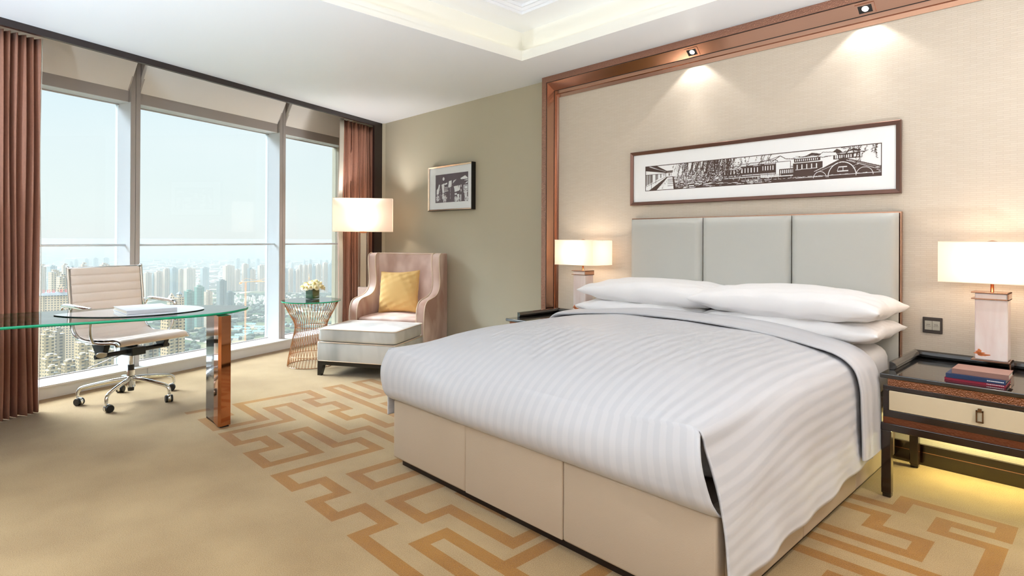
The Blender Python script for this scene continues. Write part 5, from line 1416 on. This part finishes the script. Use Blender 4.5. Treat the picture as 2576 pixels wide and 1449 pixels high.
# ground with fields, roads and groves
def ground_mat():
    m, nt, N, L = newmat('city_ground')
    out = N.new('ShaderNodeOutputMaterial'); p = N.new('ShaderNodeBsdfPrincipled'); L.new(p.outputs[0], out.inputs[0]); p.inputs['Roughness'].default_value = .95; p.inputs['Specular IOR Level'].default_value = 0
    tc = N.new('ShaderNodeTexCoord')
    def noise(sc, det, dist=0):
        n = N.new('ShaderNodeTexNoise'); n.inputs['Scale'].default_value = sc; n.inputs['Detail'].default_value = det; n.inputs['Distortion'].default_value = dist; L.new(tc.outputs['Object'], n.inputs[0]); return n.outputs['Fac']
    r = N.new('ShaderNodeValToRGB'); e = r.color_ramp.elements
    e[0].position = .36; e[0].color = srgb(34, 46, 34); e[1].position = .66; e[1].color = srgb(120, 108, 84)
    x = r.color_ramp.elements.new(.48); x.color = srgb(56, 68, 48); x = r.color_ramp.elements.new(.56); x.color = srgb(84, 86, 62)
    L.new(noise(.009, 8, .4), r.inputs[0])
    v = N.new('ShaderNodeTexVoronoi'); v.feature = 'DISTANCE_TO_EDGE'; v.inputs['Scale'].default_value = .0045; L.new(tc.outputs['Object'], v.inputs[0])
    lt = N.new('ShaderNodeMath'); lt.operation = 'LESS_THAN'; lt.inputs[1].default_value = .022; L.new(v.outputs['Distance'], lt.inputs[0])
    mx = N.new('ShaderNodeMix'); mx.data_type = 'RGBA'; L.new(lt.outputs[0], mx.inputs['Factor']); L.new(r.outputs[0], mx.inputs['A']); mx.inputs['B'].default_value = srgb(170, 166, 152)
    L.new(mx.outputs['Result'], p.inputs['Base Color']); return m
bm = B(); R0 = 14000
quad(bm, (-R0, -R0, 0), (-2, -R0, 0), (-2, R0, 0), (-R0, R0, 0))
gr = struct('ground', bm, ground_mat()); gr.location = (0, 0, GZ)
# far low-rise sprawl and tree canopy (uncountable)
bm = B(); R = random.Random(3)
for k in range(2600):
    d = R.uniform(2300, 5200); t = R.uniform(-.98, -.20)
    fx_, fy_ = -.7234+.6905*t, .6905+.7234*t
    w, dd, hg = R.uniform(8, 34), R.uniform(8, 24), R.choice((5, 7, 9, 14, 22))
    x, y = fx_*d, fy_*d; box(bm, x-dd, x+dd, y-w, y+w, 0, hg)
o = obj('distant_sprawl', bm, pbr('sprawl_walls', (138, 136, 130), .8)); o.location = (0, 0, GZ); tag(o, 'distant low rise city sprawl fading into haze', 'buildings', kind='stuff')
bm = B(); R = random.Random(9)
ico = bmesh.new(); bmesh.ops.create_icosphere(ico, subdivisions=1, radius=1); iv = [v.co.copy() for v in ico.verts]; ifc = [[v.index for v in f.verts] for f in ico.faces]; ico.free()
for k in range(2600):
    t = R.uniform(-.86, -.28); d = R.uniform(760, 2150) if t > -.58 else R.uniform(950, 1500)
    cl_ = math.sin(d*.012+t*40)+math.sin(d*.004-t*17)
    if cl_ < -.1 and R.random() < .85: continue
    x, y = (-.7234+.6905*t)*d, (.6905+.7234*t)*d; r = R.uniform(3, 7)
    vs = [bm.verts.new((x+v.x*r*1.3, y+v.y*r*1.3, max(0, v.z*r+r*.5))) for v in iv]
    for f in ifc: bm.faces.new([vs[i] for i in f])
o = obj('tree_canopy', bm, pbr('tree_canopy_green', (38, 52, 36), .95, noise=(.2, .4))); o.location = (0, 0, GZ); tag(o, 'dark green groves of trees between the towers below', 'trees', kind='stuff')

# haze layer over the city
m, nt, N, L = newmat('city_haze'); out = N.new('ShaderNodeOutputMaterial'); vs = N.new('ShaderNodeVolumeScatter'); HAZE = .00034; ALB = (.335, .352, .345)
vs.inputs['Color'].default_value = ALB+(1,); vs.inputs['Density'].default_value = HAZE
va_ = N.new('ShaderNodeVolumeAbsorption'); va_.inputs['Color'].default_value = ALB+(1,); va_.inputs['Density'].default_value = HAZE
as_ = N.new('ShaderNodeAddShader'); L.new(vs.outputs[0], as_.inputs[0]); L.new(va_.outputs[0], as_.inputs[1]); L.new(as_.outputs[0], out.inputs['Volume'])
bm = B(); box(bm, -13500, -120, -9000, 9000, GZ+.5, -6)
hz = obj('haze', bm, m); tag(hz, 'pale blue haze hanging over the whole city', 'haze', kind='stuff')

# ------------------------------------------------------------------ world, sun, camera
w = bpy.data.worlds.new('sky'); S.world = w; w.use_nodes = True; nt = w.node_tree; nt.nodes.clear(); N, L = nt.nodes, nt.links
out = N.new('ShaderNodeOutputWorld'); bg_ = N.new('ShaderNodeBackground'); L.new(bg_.outputs[0], out.inputs[0])
tc = N.new('ShaderNodeTexCoord'); sp = N.new('ShaderNodeSeparateXYZ'); L.new(tc.outputs['Generated'], sp.inputs[0])
cr = N.new('ShaderNodeValToRGB'); el = cr.color_ramp.elements
el[0].position = 0; el[0].color = (.83, .88, .86, 1); el[1].position = 1; el[1].color = (.78, .89, 1, 1)
for p_, c_ in ((.04, (.82, .91, .89, 1)), (.14, (.79, .90, .92, 1)), (.24, (.70, .86, .93, 1)), (.45, (.78, .89, 1, 1))):
    x = el.new(p_); x.color = c_
mr = N.new('ShaderNodeMapRange'); mr.interpolation_type = 'SMOOTHSTEP'; mr.inputs['From Min'].default_value = .26; mr.inputs['From Max'].default_value = .65; mr.inputs['To Min'].default_value = SKY0; mr.inputs['To Max'].default_value = SKY1
L.new(sp.outputs[2], cr.inputs[0]); L.new(sp.outputs[2], mr.inputs['Value'])
cl2 = N.new('ShaderNodeTexNoise'); cl2.inputs['Scale'].default_value = 2.2; cl2.inputs['Detail'].default_value = 4; mp = N.new('ShaderNodeMapping'); mp.inputs['Scale'].default_value = (1, 1, 4); L.new(tc.outputs['Generated'], mp.inputs[0]); L.new(mp.outputs[0], cl2.inputs[0])
mx = N.new('ShaderNodeMix'); mx.data_type = 'RGBA'; mc_ = N.new('ShaderNodeMapRange'); mc_.inputs['From Min'].default_value = .45; mc_.inputs['From Max'].default_value = .75; mc_.inputs['To Max'].default_value = .6
L.new(cl2.outputs['Fac'], mc_.inputs['Value']); L.new(mc_.outputs[0], mx.inputs['Factor']); L.new(cr.outputs[0], mx.inputs['A']); mx.inputs['B'].default_value = (.86, .94, .94, 1)
# broad glare added to the sky out of view, brightening the floor
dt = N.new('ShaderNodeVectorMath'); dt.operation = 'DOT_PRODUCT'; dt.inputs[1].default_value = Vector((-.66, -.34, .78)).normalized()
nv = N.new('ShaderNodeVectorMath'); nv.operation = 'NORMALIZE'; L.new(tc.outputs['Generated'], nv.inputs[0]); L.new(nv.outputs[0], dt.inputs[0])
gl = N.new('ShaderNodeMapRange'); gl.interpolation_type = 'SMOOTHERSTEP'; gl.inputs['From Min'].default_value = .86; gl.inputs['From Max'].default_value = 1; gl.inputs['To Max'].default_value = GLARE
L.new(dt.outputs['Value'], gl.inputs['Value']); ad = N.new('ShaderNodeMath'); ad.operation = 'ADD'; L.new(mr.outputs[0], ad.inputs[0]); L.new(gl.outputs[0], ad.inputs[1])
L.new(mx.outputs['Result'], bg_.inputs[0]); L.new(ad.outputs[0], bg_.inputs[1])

sun = bpy.data.lights.new('sun', 'SUN'); sun.energy = SUNE; sun.angle = .03; sun.color = (1, .86, .68)
so = bpy.data.objects.new('sun', sun); C.objects.link(so)
so.rotation_euler = Vector((.42, -.84, .42)).to_track_quat('Z', 'Y').to_euler()

cam = bpy.data.cameras.new('camera'); co = bpy.data.objects.new('camera', cam); C.objects.link(co); S.camera = co
cam.sensor_width = 36; cam.sensor_fit = 'HORIZONTAL'; cam.lens = 1473.8/2576*36; cam.shift_y = -(724.5-599.3)/2576; cam.clip_start = .05; cam.clip_end = 20000
fwv = Vector((-.723374, .690452, .002554)); rtv = Vector((.690455, .723362, .004317)); upv = Vector((-.001133, -.004886, .999987))
mw = Matrix((( rtv.x, upv.x, -fwv.x, 0), (rtv.y, upv.y, -fwv.y, 0), (rtv.z, upv.z, -fwv.z, 1.25), (0, 0, 0, 1)))
co.matrix_world = mw

S.view_settings.view_transform = 'Standard'; S.view_settings.look = 'None'; S.view_settings.gamma = 1; S.view_settings.use_curve_mapping = False
S.view_settings.exposure = EXPO
cy = S.cycles
cy.max_bounces = 10; cy.diffuse_bounces = 6; cy.glossy_bounces = 5; cy.transmission_bounces = 6; cy.transparent_max_bounces = 16; cy.volume_bounces = 1
cy.caustics_reflective = False; cy.caustics_refractive = False; cy.sample_clamp_indirect = 8; cy.blur_glossy = .5
cy.use_denoising = True
try: cy.denoiser = 'OPENIMAGEDENOISE'
except Exception: pass
cy.use_adaptive_sampling = True; cy.adaptive_threshold = .015
